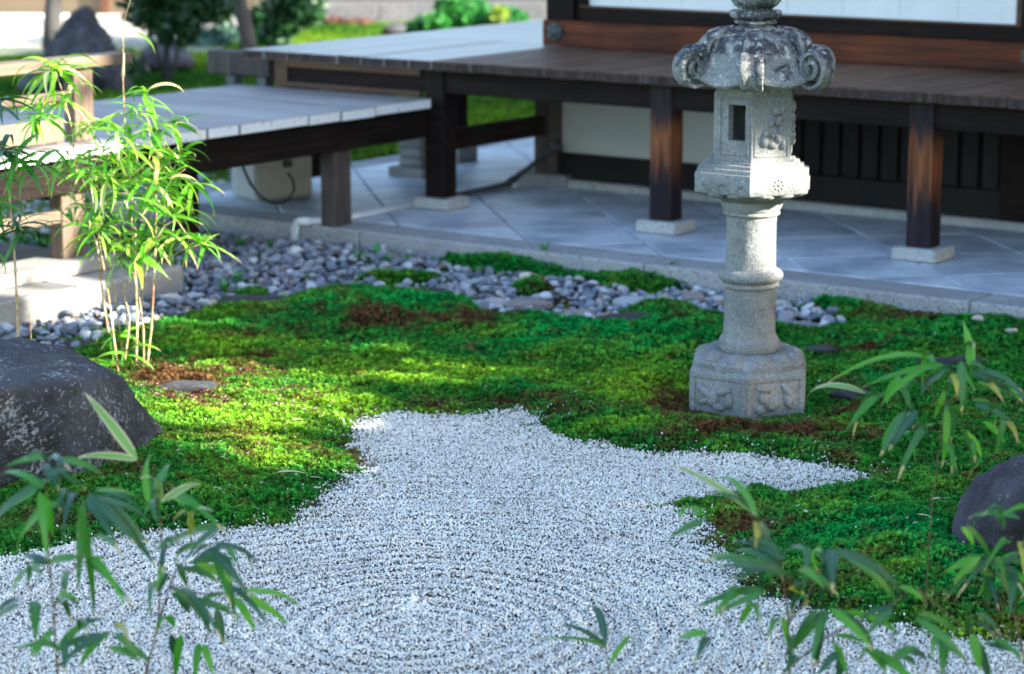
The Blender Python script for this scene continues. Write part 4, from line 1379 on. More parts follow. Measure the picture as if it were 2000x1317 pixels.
# roof: swells, then sweeps out to the corners
def roof_fn(i, t, r, z):
    h = (hexf(t) - H6) / (1 - H6)          # 1 at corners
    if i in (3, 4, 5, 6):
        return r, z - 0.026 * (1 - h) + 0.014 * h
    return r, z
rf = loft("roof", [(0.150, 1.262, 1), (0.16, 1.272, 1), (0.225, 1.292, 1), (0.272, 1.312, 1), (0.284, 1.322, 1), (0.282, 1.336, 1), (0.262, 1.350, 0.95), (0.236, 1.366, 0.95), (0.228, 1.390, 0.9), (0.224, 1.420, 0.9),
                   (0.212, 1.450, 0.85), (0.188, 1.472, 0.75), (0.155, 1.484, 0.5), (0.120, 1.490, 0.3), (0.10, 1.492, 0)], G, lan, 120, 0.004, roof_fn)
def ribbon(name, path, wid, th, mat, parent, rot):
    """path in the (r,z) plane, width across"""
    vs, fs = [], []
    n_ = len(path)
    prof = [(-1, -0.3), (-0.92, 0.75), (-0.6, 1.0), (-0.34, 0.45), (0.34, 0.45), (0.6, 1.0), (0.92, 0.75), (1, -0.3)]
    for i in range(n_):
        a = Vector(path[max(i - 1, 0)])
        b_ = Vector(path[min(i + 1, n_ - 1)])
        d = (b_ - a).normalized()
        nn = Vector((-d.y, d.x))
        wv = wid[i] if isinstance(wid, list) else wid
        for px_, q_ in prof:
            p = Vector(path[i]) + nn * q_ * th
            vs.append((p.x, px_ * wv, p.y))
    m_ = len(prof)
    for i in range(n_ - 1):
        for k in range(m_):
            k2 = (k + 1) % m_
            fs.append((i * m_ + k, i * m_ + k2, (i + 1) * m_ + k2, (i + 1) * m_ + k))
    fs.append(tuple(range(m_)))
    fs.append(tuple((n_ - 1) * m_ + k for k in range(m_ - 1, -1, -1)))
    me = pydata(name, vs, fs, True)
    me.set_sharp_from_angle(angle=R(50))
    o = link(name, me, mat, parent)
    o.rotation_euler = (0, 0, rot)
    return o
for k in range(6):
    t = -math.pi / 2 + k * math.pi / 3
    path = [(0.11, 1.490), (0.15, 1.486), (0.19, 1.472), (0.214, 1.452), (0.227, 1.420), (0.232, 1.390), (0.240, 1.366), (0.256, 1.340)]
    ribbon("ridge", [(a, b) for a, b in path], 0.038, 0.021, G, rf, t)
    # curl: runs out and under, up the outside and winds back inward
    cr, cz = 0.276, 1.366
    pts = []
    for q_ in range(44):
        f_ = q_ / 43
        a = -2.2 + f_ * 12.4
        rr_ = 0.062 * (1 - f_) + 0.005
        ex = 1.0
        pts.append((cr + math.cos(a) * rr_ * 0.95, cz + math.sin(a) * rr_ * 1.15))
    pts = [(0.235, 1.300)] + pts
    ribbon("curl", pts, [0.036] + [0.044 + 0.008 * q_ / 43 for q_ in range(44)], -0.012, G, rf, t)
    bm = bmesh.new()
    bmesh.ops.create_cone(bm, segments=20, radius1=0.050, radius2=0.050, depth=0.046, cap_ends=True)
    o = link("curl_core", bm_mesh("curl_core", bm, False), G, rf)
    o.rotation_euler = (math.pi / 2, 0, t)
    o.location = (math.cos(t) * cr, math.sin(t) * cr, cz)
loft("finial", [(0.078, 1.485, 0), (0.082, 1.492, 0)] + arc(0.070, 1.494, 0.010, 0.018) + [(0.064, 1.514, 0), (0.066, 1.520, 0)] + arc(0.074, 1.522, 0.008, 0.016) +
     [(0.085, 1.541, 0), (0.100, 1.552, 0), (0.103, 1.566, 0), (0.099, 1.574, 0), (0.07, 1.577, 0), (0.066, 1.582, 0), (0.082, 1.592, 0), (0.098, 1.612, 0), (0.105, 1.640, 0), (0.103, 1.67, 0),
      (0.094, 1.705, 0), (0.075, 1.74, 0), (0.05, 1.768, 0), (0.025, 1.79, 0), (0.004, 1.81, 0)], G, lan, 64, 0.002)

# ------------------------------------------------------------------ rocks
def hull_rock(name, pts, mat, label, cat, sub=5, amp=0.02, freq=3.0, ctr=None, soft=0.0):
    bm = bmesh.new()
    for p in pts:
        bm.verts.new(p)
    bmesh.ops.convex_hull(bm, input=bm.verts)
    bmesh.ops.triangulate(bm, faces=bm.faces)
    tree = BVHTree.FromBMesh(bm)
    c = ctr or sum((Vector(p) for p in pts), Vector()) / len(pts)
    bm.free()
    bm = bmesh.new()
    bmesh.ops.create_icosphere(bm, subdivisions=sub, radius=1)
    for v in bm.verts:
        d = v.co.normalized()
        hit = tree.ray_cast(c + d * 10, -d)
        v.co = (hit[0] if hit[0] else c + d * 0.2) - c
    for it in range(1):
        bmesh.ops.smooth_vert(bm, verts=bm.verts, factor=0.5, use_axis_x=True, use_axis_y=True, use_axis_z=True)
    for v in bm.verts:
        n = v.co.normalized()
        p = v.co + c
        v.co += n * (mn.fractal(p * freq, 1.0, 2.0, 6) * amp + mn.fractal(p * freq * 5, 1.0, 2.0, 5) * amp * 0.30)
    o = link(name, bm_mesh(name, bm, True), mat)
    o.location = c
    tag(o, label, cat)
    return o
def pz(x, y, z):
    return tuple(at(x, y, z))
left_rock = [pz(-330, 1000, -.02), pz(-100, 985, -.02), pz(60, 965, -.02), pz(190, 950, -.02), pz(222, 905, 0.0), pz(300, 890, 0.0), pz(322, 850, 0.03),
             pz(250, 775, 0.20), pz(212, 728, 0.36), pz(170, 706, 0.40), pz(120, 672, 0.44), pz(40, 662, 0.46), pz(-120, 660, 0.46), pz(-300, 690, 0.42),
             pz(150, 745, 0.39), pz(40, 752, 0.41), pz(-150, 770, 0.41), pz(-330, 800, 0.35),
             (-1.75, 9.15, -.05), (-2.6, 9.3, -.05), (-1.62, 9.1, 0.15), (-2.9, 8.7, 0.0), (-2.6, 9.2, 0.3)]
hull_rock("garden_rock", left_rock, M['rock'], "large flat topped dark rock speckled with pale lichen, in front of the bamboo", "rock", 6, 0.032, 3.2)
right_rock = [pz(1842, 1075, 0.0), pz(1850, 1095, 0.0), pz(1905, 1115, -0.02), pz(2100, 1130, -0.02), pz(1848, 1015, 0.10), pz(1880, 965, 0.2), pz(1905, 930, 0.27), pz(1950, 908, 0.33), pz(2010, 903, 0.36), pz(2120, 905, 0.38),
              pz(1960, 960, 0.28), pz(2060, 960, 0.33), pz(2250, 1000, 0.2), (1.95, 7.9, 0.25), (1.60, 7.75, 0.1), (2.2, 7.6, 0.0), (2.3, 7.0, 0.0), (1.5, 7.7, -.02)]
hull_rock("garden_rock", right_rock, M['rock2'], "smooth purplish dark rock rising from moss behind foreground leaves", "rock", 5, 0.035, 3.4)
D1 = 21.0
def pd(x, y, d):
    return tuple(at_dist(x, y, d))
hull_rock("standing_rock", [pd(85, 190, 20.8), pd(245, 192, 20.8), pd(262, 170, 21), pd(225, 100, 21), pd(202, 55, 21), pd(182, 12, 21.1), pd(150, 10, 21.1), pd(136, 40, 21), pd(120, 70, 21), pd(95, 80, 21), pd(82, 110, 21),
                            pd(150, 60, 21.6), pd(100, 190, 22), pd(240, 190, 22), pd(150, 120, 20.7)], M['rock3'], "tall pointed grey standing rock beyond the walkway", "rock", 5, 0.06, 4.0)
hull_rock("low_rock", [pd(262, 138, 22.4), pd(385, 135, 22.4), pd(388, 112, 22.6), pd(362, 90, 22.8), pd(310, 82, 22.9), pd(272, 98, 22.6), pd(260, 120, 22.6), pd(300, 138, 23.5), pd(370, 135, 23.5)],
          M['rock3'], "low rounded dark rock behind the slim tree", "rock", 4, 0.04, 2.0)
hull_rock("low_rock", [pd(733, 68, 26), pd(790, 66, 26), pd(800, 50, 26.2), pd(775, 44, 26.3), pd(745, 58, 26.2), pd(770, 66, 27)], M['rock3'], "small bluish rock beside the far hedge", "rock", 3, 0.03, 2.0)
hull_rock("low_rock", [pd(30, 185, 20), pd(95, 188, 20), pd(92, 150, 20.4), pd(60, 140, 20.4), pd(34, 160, 20.3), pd(70, 185, 21)], M['rock3'], "small rock at the foot of the pointed rock", "rock", 3, 0.03, 2.0)
hull_rock("low_rock", [pd(375, 62, 29), pd(470, 62, 29), pd(462, 36, 29.2), pd(430, 26, 29.4), pd(390, 36, 29.2), pd(430, 60, 30)], M['rock3'], "far grey rock glimpsed between two tree crowns", "rock", 3, 0.03, 2.0)

# ------------------------------------------------------------------ trees and shrubs beyond
def leaf_cloud(name, blobs, n, size, mat, parent, seed=1, squash=1.0):
    rr = np.random.default_rng(seed)
    V, F = [], []
    for (cx, cy, cz, rx, ry, rz, wgt) in blobs:
        m_ = int(n * wgt)
        d = rr.normal(size=(m_, 3))
        d /= np.linalg.norm(d, axis=1)[:, None]
        rad = rr.random(m_) ** 0.45
        p = d * rad[:, None] * np.array([rx, ry, rz]) + np.array([cx, cy, cz])
        a = rr.normal(size=(m_, 3))
        a /= np.linalg.norm(a, axis=1)[:, None]
        b_ = np.cross(a, rr.normal(size=(m_, 3)))
        b_ /= np.linalg.norm(b_, axis=1)[:, None]
        s_ = size * (0.6 + 0.8 * rr.random(m_))[:, None]
        k = len(V)
        q_ = np.stack([p - a * s_, p + b_ * s_ * 0.42, p + a * s_, p - b_ * s_ * 0.42], 1).reshape(-1, 3)
        base_i = sum(len(x) for x in V)
        V.append(q_)
        F.append(np.arange(m_ * 4).reshape(-1, 4) + base_i)
    V = np.concatenate(V)
    F = np.concatenate(F)
    me = bpy.data.meshes.new(name)
    me.vertices.add(len(V))
    me.vertices.foreach_set("co", V.ravel())
    me.loops.add(F.size)
    me.loops.foreach_set("vertex_index", F.ravel())
    me.polygons.add(len(F))
    me.polygons.foreach_set("loop_start", np.arange(0, F.size, 4))
    me.polygons.foreach_set("loop_total", np.full(len(F), 4))
    me.update(calc_edges=True)
    o = link(name, me, mat, parent)
    o["kind"] = 'stuff'
    return o
def tree(name, trunks, blobs, n, size, leafm, label, seed=1, cat="tree"):
    b0 = Vector(trunks[0][0][0])
    t = empty(name, b0, 0, label, cat)
    for pts, r0, r1 in trunks:
        m_ = len(pts)
        tube("trunk", [Vector(p) - b0 for p in pts], [r0 + (r1 - r0) * i / (m_ - 1) for i in range(m_)], M['bark'], t, 10)
    if blobs:
        leaf_cloud("crown", [(x - b0.x, y - b0.y, z - b0.z, a, b_, c, w_) for x, y, z, a, b_, c, w_ in blobs], n, size, leafm, t, seed)
    return t
def blob_px(x, y, d, rx, ry, w_=1.0, deep=None):
    p = at_dist(x, y, d)
    k = d / CP / FPX
    return (p.x, p.y, p.z, rx * k, deep or rx * k, ry * k, w_)
T1 = 21.6
tree("slim_tree", [([pd(326, 200, T1), pd(324, 130, T1), pd(328, 60, T1), pd(330, -60, T1)], 0.035, 0.02), ([pd(326, 165, T1), pd(308, 110, T1), pd(290, 60, T1), pd(280, -20, T1)], 0.022, 0.012),
                   ([pd(326, 160, T1), pd(342, 130, T1), pd(350, 70, T1), pd(365, 0, T1)], 0.022, 0.012)],
     [blob_px(300, 0, T1, 70, 62, 1), blob_px(375, 5, T1, 60, 55, .8), blob_px(340, 55, T1, 55, 38, .55), blob_px(320, -90, T1, 150, 80, 1.4), blob_px(410, -5, T1, 60, 40, .45), blob_px(270, 130, T1, 22, 22, .04)], 1000, 0.05, M['treeleaf'],
     "slim many stemmed tree with a dark glossy crown before the white court", 5)
T2 = 24.5
tree("leaning_tree", [([pd(492, 125, T2), pd(484, 80, T2), pd(474, 30, T2), pd(462, -40, T2), pd(455, -160, T2)], 0.085, 0.06)],
     [blob_px(560, 20, T2 + .8, 50, 50, .8), blob_px(430, 12, T2 + 1.4, 34, 34, .4), blob_px(600, 0, T2 + .8, 40, 50, .5), blob_px(520, -75, T2 + 1.6, 160, 60, 1.3), blob_px(415, 15, T2 + 1.5, 50, 28, .3), blob_px(525, 35, T2 + 1.6, 50, 32, .35), blob_px(545, 60, T2 + .8, 35, 30, .25)], 1000, 0.06, M['treeleaf'],
     "leaning grey trunked tree left of the veranda corner with dark foliage", 9)
tree("tall_tree", [([pd(100, 95, 25.5), pd(102, 40, 25.5), pd(108, -30, 25.5), pd(112, -160, 25.5)], 0.10, 0.08)], [blob_px(110, -170, 25.5, 120, 60, 1)], 900, 0.08, M['treeleaf'],
     "straight grey trunk rising behind the pointed rock", 10)
for k, x in enumerate((833, 853, 878)):
    tree("thin_tree", [([pd(x, 42, 31), pd(x + 2, 0, 31), pd(x + 6, -80, 31)], 0.03, 0.025)], None, 0, 0, None, ["thin far tree, leftmost of three above the hedge", "thin far tree, middle of three above the hedge", "thin far tree, rightmost of three above the hedge"][k])
def shrub(name, blobs, n, size, m, label, seed):
    b0 = Vector(blobs[0][:3])
    b0.z = 0.05
    t = empty(name, b0, 0, label, "shrub")
    leaf_cloud("foliage", [(x - b0.x, y - b0.y, z - b0.z, a, b_, c, w_) for x, y, z, a, b_, c, w_ in blobs], n, size, m, t, seed)
    for k in range(3):
        tube("stem", [(0.08 * (k - 1), 0, 0), (0.12 * (k - 1), 0.02, max(0.1, blobs[0][2]))], 0.008, M['bark'], t, 5)
shrub("blue_shrub", [blob_px(400, 82, 26, 40, 22), blob_px(440, 72, 26, 34, 24), blob_px(375, 60, 26.5, 20, 14, .5)], 900, 0.06, M['shrubleaf'], "pale blue green shrub between the low rock and leaning tree", 21)
shrub("light_shrub", [blob_px(515, 75, 25.5, 22, 18), blob_px(540, 85, 25.5, 18, 12, .6)], 500, 0.05, M['hedgeleaf'], "small light green shrub right of the leaning trunk", 22)
shrub("clipped_hedge", [blob_px(860, 45, 27, 50, 16), blob_px(920, 35, 27, 50, 24), blob_px(985, 35, 27, 45, 18), blob_px(900, 15, 28, 50, 22), blob_px(815, 56, 27, 30, 10, .6)], 1500, 0.055, M['hedgeleaf'], "low bright green hedge above the far veranda edge", 23)
shrub("yellow_shrub", [blob_px(975, 30, 26.7, 16, 15)], 260, 0.05, M['yellowleaf'], "yellow leaved sprig growing in the far hedge", 24)
shrub("yellow_shrub", [blob_px(252, 108, 22.3, 22, 12)], 300, 0.04, M['yellowleaf'], "yellow green tuft between pointed and low rocks", 25)
shrub("red_azalea", [blob_px(700, 48, 28.5, 34, 10), blob_px(650, 44, 28.5, 24, 8)], 500, 0.05, tree_leaf("reddish_leaf", (0.12, 0.03, 0.03), (0.30, 0.16, 0.12)), "reddish brown low shrub before the far terrace", 26)

# far building, its white base and the terrace
fbld = empty("far_building", (-6.2, 31.2, 0), R(-4), "sunlit beige walled building with brown posts beyond the white court", "building")
box("wall", (-6, 0.0, 0.05), (3.2, 0.4, 3.6), M['farwall'], fbld, 0.01)
box("wall_base", (-6, -0.75, 0.0), (3.2, -0.02, 0.10), M['farwhite'], fbld, 0.02)
for x in (-0.62, 0.95, 2.5):
    box("post", (x, -0.09, 0.101), (x + 0.13, -0.002, 3.5), M['farwood'], fbld, 0.01)
box("floor_beam", (-6, -0.05, 0.101), (-0.63, -0.003, 0.15), M['farwood'], fbld, 0.01)
box("roof", (-6.5, -1.3, 3.61), (3.7, 2, 3.8), M['rooftile'], fbld, 0.01)
ter = empty("stone_terrace", (-1.2, 30.0, 0), R(3), "low grey stone terrace wall beyond the garden moss", "terrace wall")
yy = 0.04
for row in range(2):
    x = -2.0 + random.uniform(0, .3)
    while x < 4.6:
        L = random.uniform(0.8, 1.6)
        box("stone_block", (x, row * 0.08 + random.uniform(-.01, .01), yy + row * 0.3), (x + L - 0.008, row * 0.08 + 0.4, yy + (row + 1) * 0.3 - 0.008), M['farstone'], ter, 0.015)
        x += L

# ------------------------------------------------------------------ bamboo
def leaf_mesh(name, curve, wid=0.105, seg=9, fold=0.25, a0=0.35):
    """unit-length leaf: leaves the stalk along +X, tips over towards -Z; UV.x runs base to tip"""
    x = z = 0.0
    pts = []
    for i in range(seg + 1):
        f = i / seg
        pts.append((x, z, a0 - curve * f ** 1.2))
        a = a0 - curve * (f + 0.5 / seg) ** 1.2
        x += math.cos(a) / seg
        z += math.sin(a) / seg
    vs, fs, uvs = [], [], []
    for i, (px_, pz_, a) in enumerate(pts):
        f = i / seg
        w_ = wid * 0.5 * (math.sin(math.pi * min(1, f ** 0.62)) ** 0.8 if 0 < f < 1 else 0) * (1 - 0.25 * f) + (0.006 if f < 0.05 else 0.0006)
        up = fold * w_
        nx_, nz_ = -math.sin(a), math.cos(a)
        vs += [(px_ + nx_ * up, w_, pz_ + nz_ * up), (px_, 0, pz_), (px_ + nx_ * up, -w_, pz_ + nz_ * up)]
        uvs += [(f, 1), (f, 0.5), (f, 0)]
    for i in range(seg):
        a = i * 3
        fs += [(a, a + 1, a + 4, a + 3), (a + 1, a + 2, a + 5, a + 4)]
    me = pydata(name, vs, fs, True)
    uvl = me.uv_layers.new(name="UVMap")
    for lp in me.loops:
        uvl.data[lp.index].uv = uvs[lp.vertex_index]
    tipv = Vector((pts[-1][0], 0, pts[-1][1]))
    return me, tipv
def leaf_set(mat, tagname):
    out = []
    for k, (cv, wd) in enumerate([(0.5, 0.11), (0.9, 0.105), (1.3, 0.10), (1.7, 0.105), (2.0, 0.095), (0.25, 0.12)]):
        me, tp = leaf_mesh("leaf", cv, wd)
        me.materials.append(mat)
        out.append((me, tp))
    return out
LS = {k: leaf_set(M[k], k) for k in ('leaf_sun', 'leaf_fg', 'leaf_fg2', 'leaf_yel', 'leaf_pale')}
def put_leaf(parent, base_loc, me, mat3, L, W=1.0):
    o = bpy.data.objects.new("leaf", me)
    C.objects.link(o)
    o.parent = parent
    o.matrix_local = Matrix.Translation(base_loc) @ mat3.to_4x4() @ Matrix.Diagonal((L, L * W, L, 1))
    return o
def tuft(parent, org, p, n, L, mset, bias=None, spread=1.0, rr=random):
    for k in range(n):
        az = 2 * math.pi * (k + rr.uniform(-.3, .3)) / n if bias is None else bias + rr.gauss(0, 0.9)
        pitch = rr.uniform(-0.9, 0.6) * spread
        roll = rr.uniform(-0.7, 0.7)
        m3 = Matrix.Rotation(az, 3, 'Z') @ Matrix.Rotation(-pitch, 3, 'Y') @ Matrix.Rotation(roll, 3, 'X')
        me, tp = mset[rr.choice([1, 2, 2, 3, 3, 4])] if pitch > -0.2 else mset[rr.choice([0, 1, 1, 2])]
        off = Vector((rr.uniform(-1, 1), rr.uniform(-1, 1), rr.uniform(-1, 1))) * 0.018
        put_leaf(parent, p + off - org, me, m3, L * rr.uniform(0.65, 1.25), rr.uniform(0.95, 1.4))
def culm(parent, org, pts, r0=0.005, r1=0.0018, mat=None, name="stem"):
    # smooth line with swollen nodes
    P3 = [Vector(p) - org for p in pts]
    out, rad = [], []
    tot = sum((P3[i + 1] - P3[i]).length for i in range(len(P3) - 1))
    run = 0
    nxt = 0.12
    for i in range(len(P3) - 1):
        a, b = P3[i], P3[i + 1]
        L = (b - a).length
        steps = max(2, int(L / 0.02))
        for s_ in range(steps):
            t = s_ / steps
            q_ = a.lerp(b, t)
            r = r0 + (r1 - r0) * (run + L * t) / tot
            if run + L * t > nxt:
                nxt += 0.11
                r *= 1.45
            out.append(q_)
            rad.append(r)
        run += L
    out.append(P3[-1])
    rad.append(r1)
    tube(name, out, rad, mat or M['culm'], parent, 7)

def bamboo_clump(side, label, seed):
    d = 9.95
    org = at_dist(285 if side else 228, 735, d)
    org.z = 0.0
    t = empty("bamboo_plant", org, 0, label, "bamboo")
    rr = random.Random(seed)
    culms = [([(285, 745), (290, 690), (296, 640), (300, 560), (304, 480), (306, 400), (300, 320), (290, 245), (285, 200)], 9.95),
             ([(266, 712), (268, 640), (266, 560), (262, 500), (258, 440), (252, 360), (248, 300)], 10.05),
             ([(281, 710), (280, 640), (272, 580), (262, 540)], 10.0),
             ([(243, 705), (250, 660), (254, 620), (246, 590)], 9.9),
             ([(232, 735), (226, 690), (220, 640), (214, 590), (206, 540), (198, 500), (190, 440), (180, 380), (172, 330)], 9.9),
             ([(212, 650), (204, 600), (196, 540), (190, 480), (170, 420), (150, 340), (140, 250), (126, 190), (108, 140)], 10.0),
             ([(304, 470), (322, 440), (345, 430), (378, 476)], 9.9), ([(304, 560), (325, 510), (352, 490), (392, 478)], 9.9),
             ([(245, 300), (243, 230), (240, 150), (241, 90), (238, 55), (255, 0), (268, -30)], 10.1),
             ([(306, 400), (335, 350), (362, 330)], 10.0), ([(302, 330), (330, 262), (345, 240)], 10.0), ([(180, 380), (205, 330), (215, 300)], 9.95)]
    for pts, dd in culms:
        if (pts[0][0] > 233 or pts[0][1] < 480 and pts[0][0] > 200) != side:
            continue
        thick = 0.0048 if pts[0][1] > 600 else 0.0028
        culm(t, org, [at_dist(x, y, dd) for x, y in pts], thick, 0.0016)
    # papery sheaths on the old culm
    if side:
        culm(t, org, [at_dist(x, y, 10.04) for x, y in ((240, 150), (241, 130), (242, 105))], 0.0075, 0.003, M['dry'], "sheath")
        culm(t, org, [at_dist(x, y, 10.02) for x, y in ((262, 500), (263, 475), (265, 455))], 0.010, 0.004, M['dry'], "sheath")
    tufts = [(105, 138, 15, .17), (128, 188, 8, .15), (78, 228, 12, .15), (286, 182, 7, .14), (262, 216, 7, .11), (290, 250, 7, .13), (332, 240, 8, .14), (305, 236, 5, .13), (205, 245, 7, .13), (165, 255, 7, .14),
             (232, 262, 6, .13), (250, 290, 8, .15), (300, 298, 7, .14), (210, 300, 7, .14), (350, 312, 6, .15), (372, 358, 7, .16), (300, 358, 8, .16), (335, 345, 5, .15), (218, 350, 12, .15), (170, 350, 7, .14), (262, 352, 8, .15),
             (130, 320, 6, .14), (310, 400, 7, .15), (252, 400, 6, .14), (190, 405, 6, .13), (192, 448, 11, .15), (300, 462, 9, .15), (258, 500, 8, .15), (395, 478, 9, .14), (345, 468, 5, .14), (270, 460, 5, .12), (330, 420, 6, .14),
             (222, 655, 6, .15), (248, 690, 4, .13), (256, 55, 2, .10)]
    for x, y, n, L in tufts:
        if (x > 222) != side:
            continue
        dd = 9.95 + rr.uniform(-0.12, 0.12)
        tuft(t, org, at_dist(x, y, dd), int(n * 1.75), L * 1.22, LS['leaf_sun'], None, 1.0, rr)
bamboo_clump(True, "sunlit bright green bamboo with a papery sheathed old cane, rooted in the bare soil", 5)
bamboo_clump(False, "sunlit bamboo leaning left across the walkway railing, rooted just behind the large rock", 6)
def bamboo_rear():
    org = at_dist(255, 700, 10.25)
    org.z = 0.0
    t = empty("bamboo_plant", org, 0, "finer leaved bamboo standing just behind the papery sheathed cane, half hidden by it", "bamboo")
    rr = random.Random(61)
    for pts in ([(250, 700), (246, 600), (238, 500), (226, 400), (230, 320), (250, 270)], [(262, 700), (276, 600), (288, 500), (318, 400), (340, 330), (352, 290)], [(240, 690), (222, 560), (200, 460), (176, 390), (158, 340)]):
        culm(t, org, [at_dist(x, y, 10.25) for x, y in pts], 0.0035, 0.0015)
    for k, (x, y) in enumerate(((250, 270), (232, 315), (200, 330), (160, 335), (268, 318), (320, 300), (352, 292), (340, 335), (280, 385), (232, 378), (205, 385), (165, 400), (150, 440), (240, 425), (282, 432), (330, 385), (345, 410), (368, 420),
                                (240, 465), (205, 475), (178, 470), (320, 450), (355, 455), (280, 500), (232, 520), (305, 340), (185, 290), (130, 300), (112, 345), (255, 335))):
        tuft(t, org, at_dist(x + rr.uniform(-8, 8), y + rr.uniform(-8, 8), 10.2 + rr.uniform(-.1, .1)), rr.choice([7, 8, 9]), 0.15, LS['leaf_sun'], None, 1.0, rr)
bamboo_rear()
def bamboo_left():
    d = 9.25
    org = at_dist(36, 700, d)
    org.z = 0.1
    t = empty("bamboo_plant", org, 0, "single bamboo cane with shaded drooping leaves at the left edge, rising behind the dark rock", "bamboo")
    rr = random.Random(8)
    culm(t, org, [at_dist(x, y, d) for x, y in ((36, 700), (34, 620), (30, 530), (26, 460), (18, 380), (8, 320), (-10, 240))], 0.0058, 0.002)
    culm(t, org, [at_dist(x, y, d + .3) for x, y in ((62, 700), (60, 640), (60, 610))], 0.002, 0.001)
    for x, y, n, L in ((4, 292, 9, .19), (34, 318, 9, .20), (36, 448, 11, .16), (-8, 200, 8, .19), (-12, 400, 8, .17), (60, 330, 4, .19), (6, 345, 5, .17), (-30, 480, 5, .16)):
        tuft(t, org, at_dist(x, y, d + rr.uniform(-.1, .1)), int(n * 1.8), L, LS['leaf_fg2'] if rr.random() < 0.6 else LS['leaf_fg'], None, 0.9, rr)
bamboo_left()

def fg_plant(label, d, stems, leaves, seed):
    rr = random.Random(seed)
    org = at_dist(*stems[0][0], d)
    org.z = max(org.z, 0.0)
    t = empty("bamboo_plant", org, 0, label, "bamboo")
    for pts in stems:
        culm(t, org, [at_dist(x, y, d) for x, y in pts], 0.0018 if seed == 33 else 0.0030, 0.0011, M['culm_dark'])
    extra = []
    for lf in leaves:
        if seed != 36 and rr.random() < (0.95 if seed in (34, 35) else 0.8) and (len(lf) < 5 or lf[4] != 'leaf_pale'):
            jx, jy = rr.uniform(-45, 45), rr.uniform(-10, 50)
            ox, oy = rr.uniform(-12, 12), rr.uniform(-12, 12)
            extra.append((lf[0] + ox, lf[1] + oy, lf[2] + jx, lf[3] + jy))
    for lf in list(leaves) + extra:
        x0, y0, x1_, y1_ = lf[:4]
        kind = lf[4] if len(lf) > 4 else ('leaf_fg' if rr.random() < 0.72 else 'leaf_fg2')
        wide = lf[5] if len(lf) > 5 else 1.0
        a = at_dist(x0, y0, d + rr.uniform(-0.12, 0.12))
        b = at_dist(x1_, y1_, d + rr.uniform(-0.22, 0.22))
        X = b - a
        chord = X.length
        down = -X.normalized().z
        me, tp = LS[kind][rr.choice([1, 2, 2]) if abs(down) < 0.75 else rr.choice([0, 1])]
        # frame whose x-z plane holds the arc; the face is turned partly to the camera
        want = Vector((rr.uniform(-.25, .25), -0.75, 0.65 + rr.uniform(-.2, .3)))
        ex = X.normalized()
        ez = (want - ex * want.dot(ex)).normalized()
        ey = ez.cross(ex)
        tip_dir = tp.normalized()
        # rotate local so that the local tip direction falls on ex
        ang = math.atan2(tip_dir.z, tip_dir.x)
        m3 = Matrix((ex, ey, ez)).transposed() @ Matrix.Rotation(ang, 3, 'Y')
        L_ = chord / tp.length
        put_leaf(t, a - org, me, m3, L_, min(2.0, 0.0225 / (0.105 * L_)) * rr.uniform(0.85, 1.15) * wide)
Y_, P2 = 'leaf_yel', 'leaf_pale'
Bt = 'leaf_fg2'
fgA = [(89, 900, 46, 898), (96, 900, 142, 923), (117, 896, 204, 935), (85, 953, 0, 930, Bt), (71, 960, 27, 999), (85, 967, 103, 1049, Bt), (142, 972, 117, 1002), (163, 978, 152, 1158), (170, 979, 234, 1077),
       (167, 972, 291, 1027), (188, 960, 301, 1013, Bt), (191, 967, 291, 1066), (156, 1088, 103, 1114, Bt), (167, 1088, 266, 1190), (170, 1086, 245, 1091), (73, 1120, 55, 1151), (67, 1173, 69, 1261, 'leaf_fg', 1.2), (43, 1173, -10, 1201),
       (110, 1166, 160, 1176), (110, 1180, 156, 1190), (110, 1272, 191, 1233, Bt), (213, 1233, 152, 1311, Bt, 1.3), (230, 1229, 254, 1258, Y_), (213, 1265, 271, 1300), (117, 1268, 71, 1258), (138, 1244, 160, 1279), (120, 985, 60, 1040),
       (89, 940, 30, 975), (96, 1100, 40, 1090), (150, 1220, 205, 1210), (100, 1240, 60, 1290, Bt), (90, 930, 150, 930)]
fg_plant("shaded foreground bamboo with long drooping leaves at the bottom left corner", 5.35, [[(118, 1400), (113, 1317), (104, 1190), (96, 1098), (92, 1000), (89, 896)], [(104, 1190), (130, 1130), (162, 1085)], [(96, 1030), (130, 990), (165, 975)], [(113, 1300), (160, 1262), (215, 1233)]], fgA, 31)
fgB = [(268, 898, 147, 896, P2), (268, 898, 163, 765, P2, 1.2), (291, 985, 294, 889, Bt), (309, 985, 270, 935, P2), (316, 981, 394, 946, P2), (337, 974, 404, 1002, Bt), (312, 990, 312, 1028), (372, 1034, 418, 999, P2), (372, 1049, 337, 1017, Y_, .8),
       (429, 1034, 360, 1096), (408, 1063, 408, 1130), (418, 1061, 507, 1123), (418, 1070, 452, 1187), (436, 1070, 465, 1109, Bt), (376, 1102, 493, 1123, 'leaf_fg', 1.2), (344, 1112, 404, 1157), (330, 1119, 312, 1162), (309, 1158, 293, 1215),
       (337, 1144, 401, 1247), (390, 1176, 454, 1183, Bt), (422, 1187, 465, 1224), (457, 1166, 498, 1236, Bt), (465, 1157, 564, 1222), (472, 1155, 585, 1201), (340, 1226, 307, 1244, Bt), (355, 1236, 344, 1325, Bt), (397, 1258, 418, 1325, Bt),
       (345, 1060, 300, 1080), (372, 1100, 430, 1095), (345, 1150, 372, 1200)]
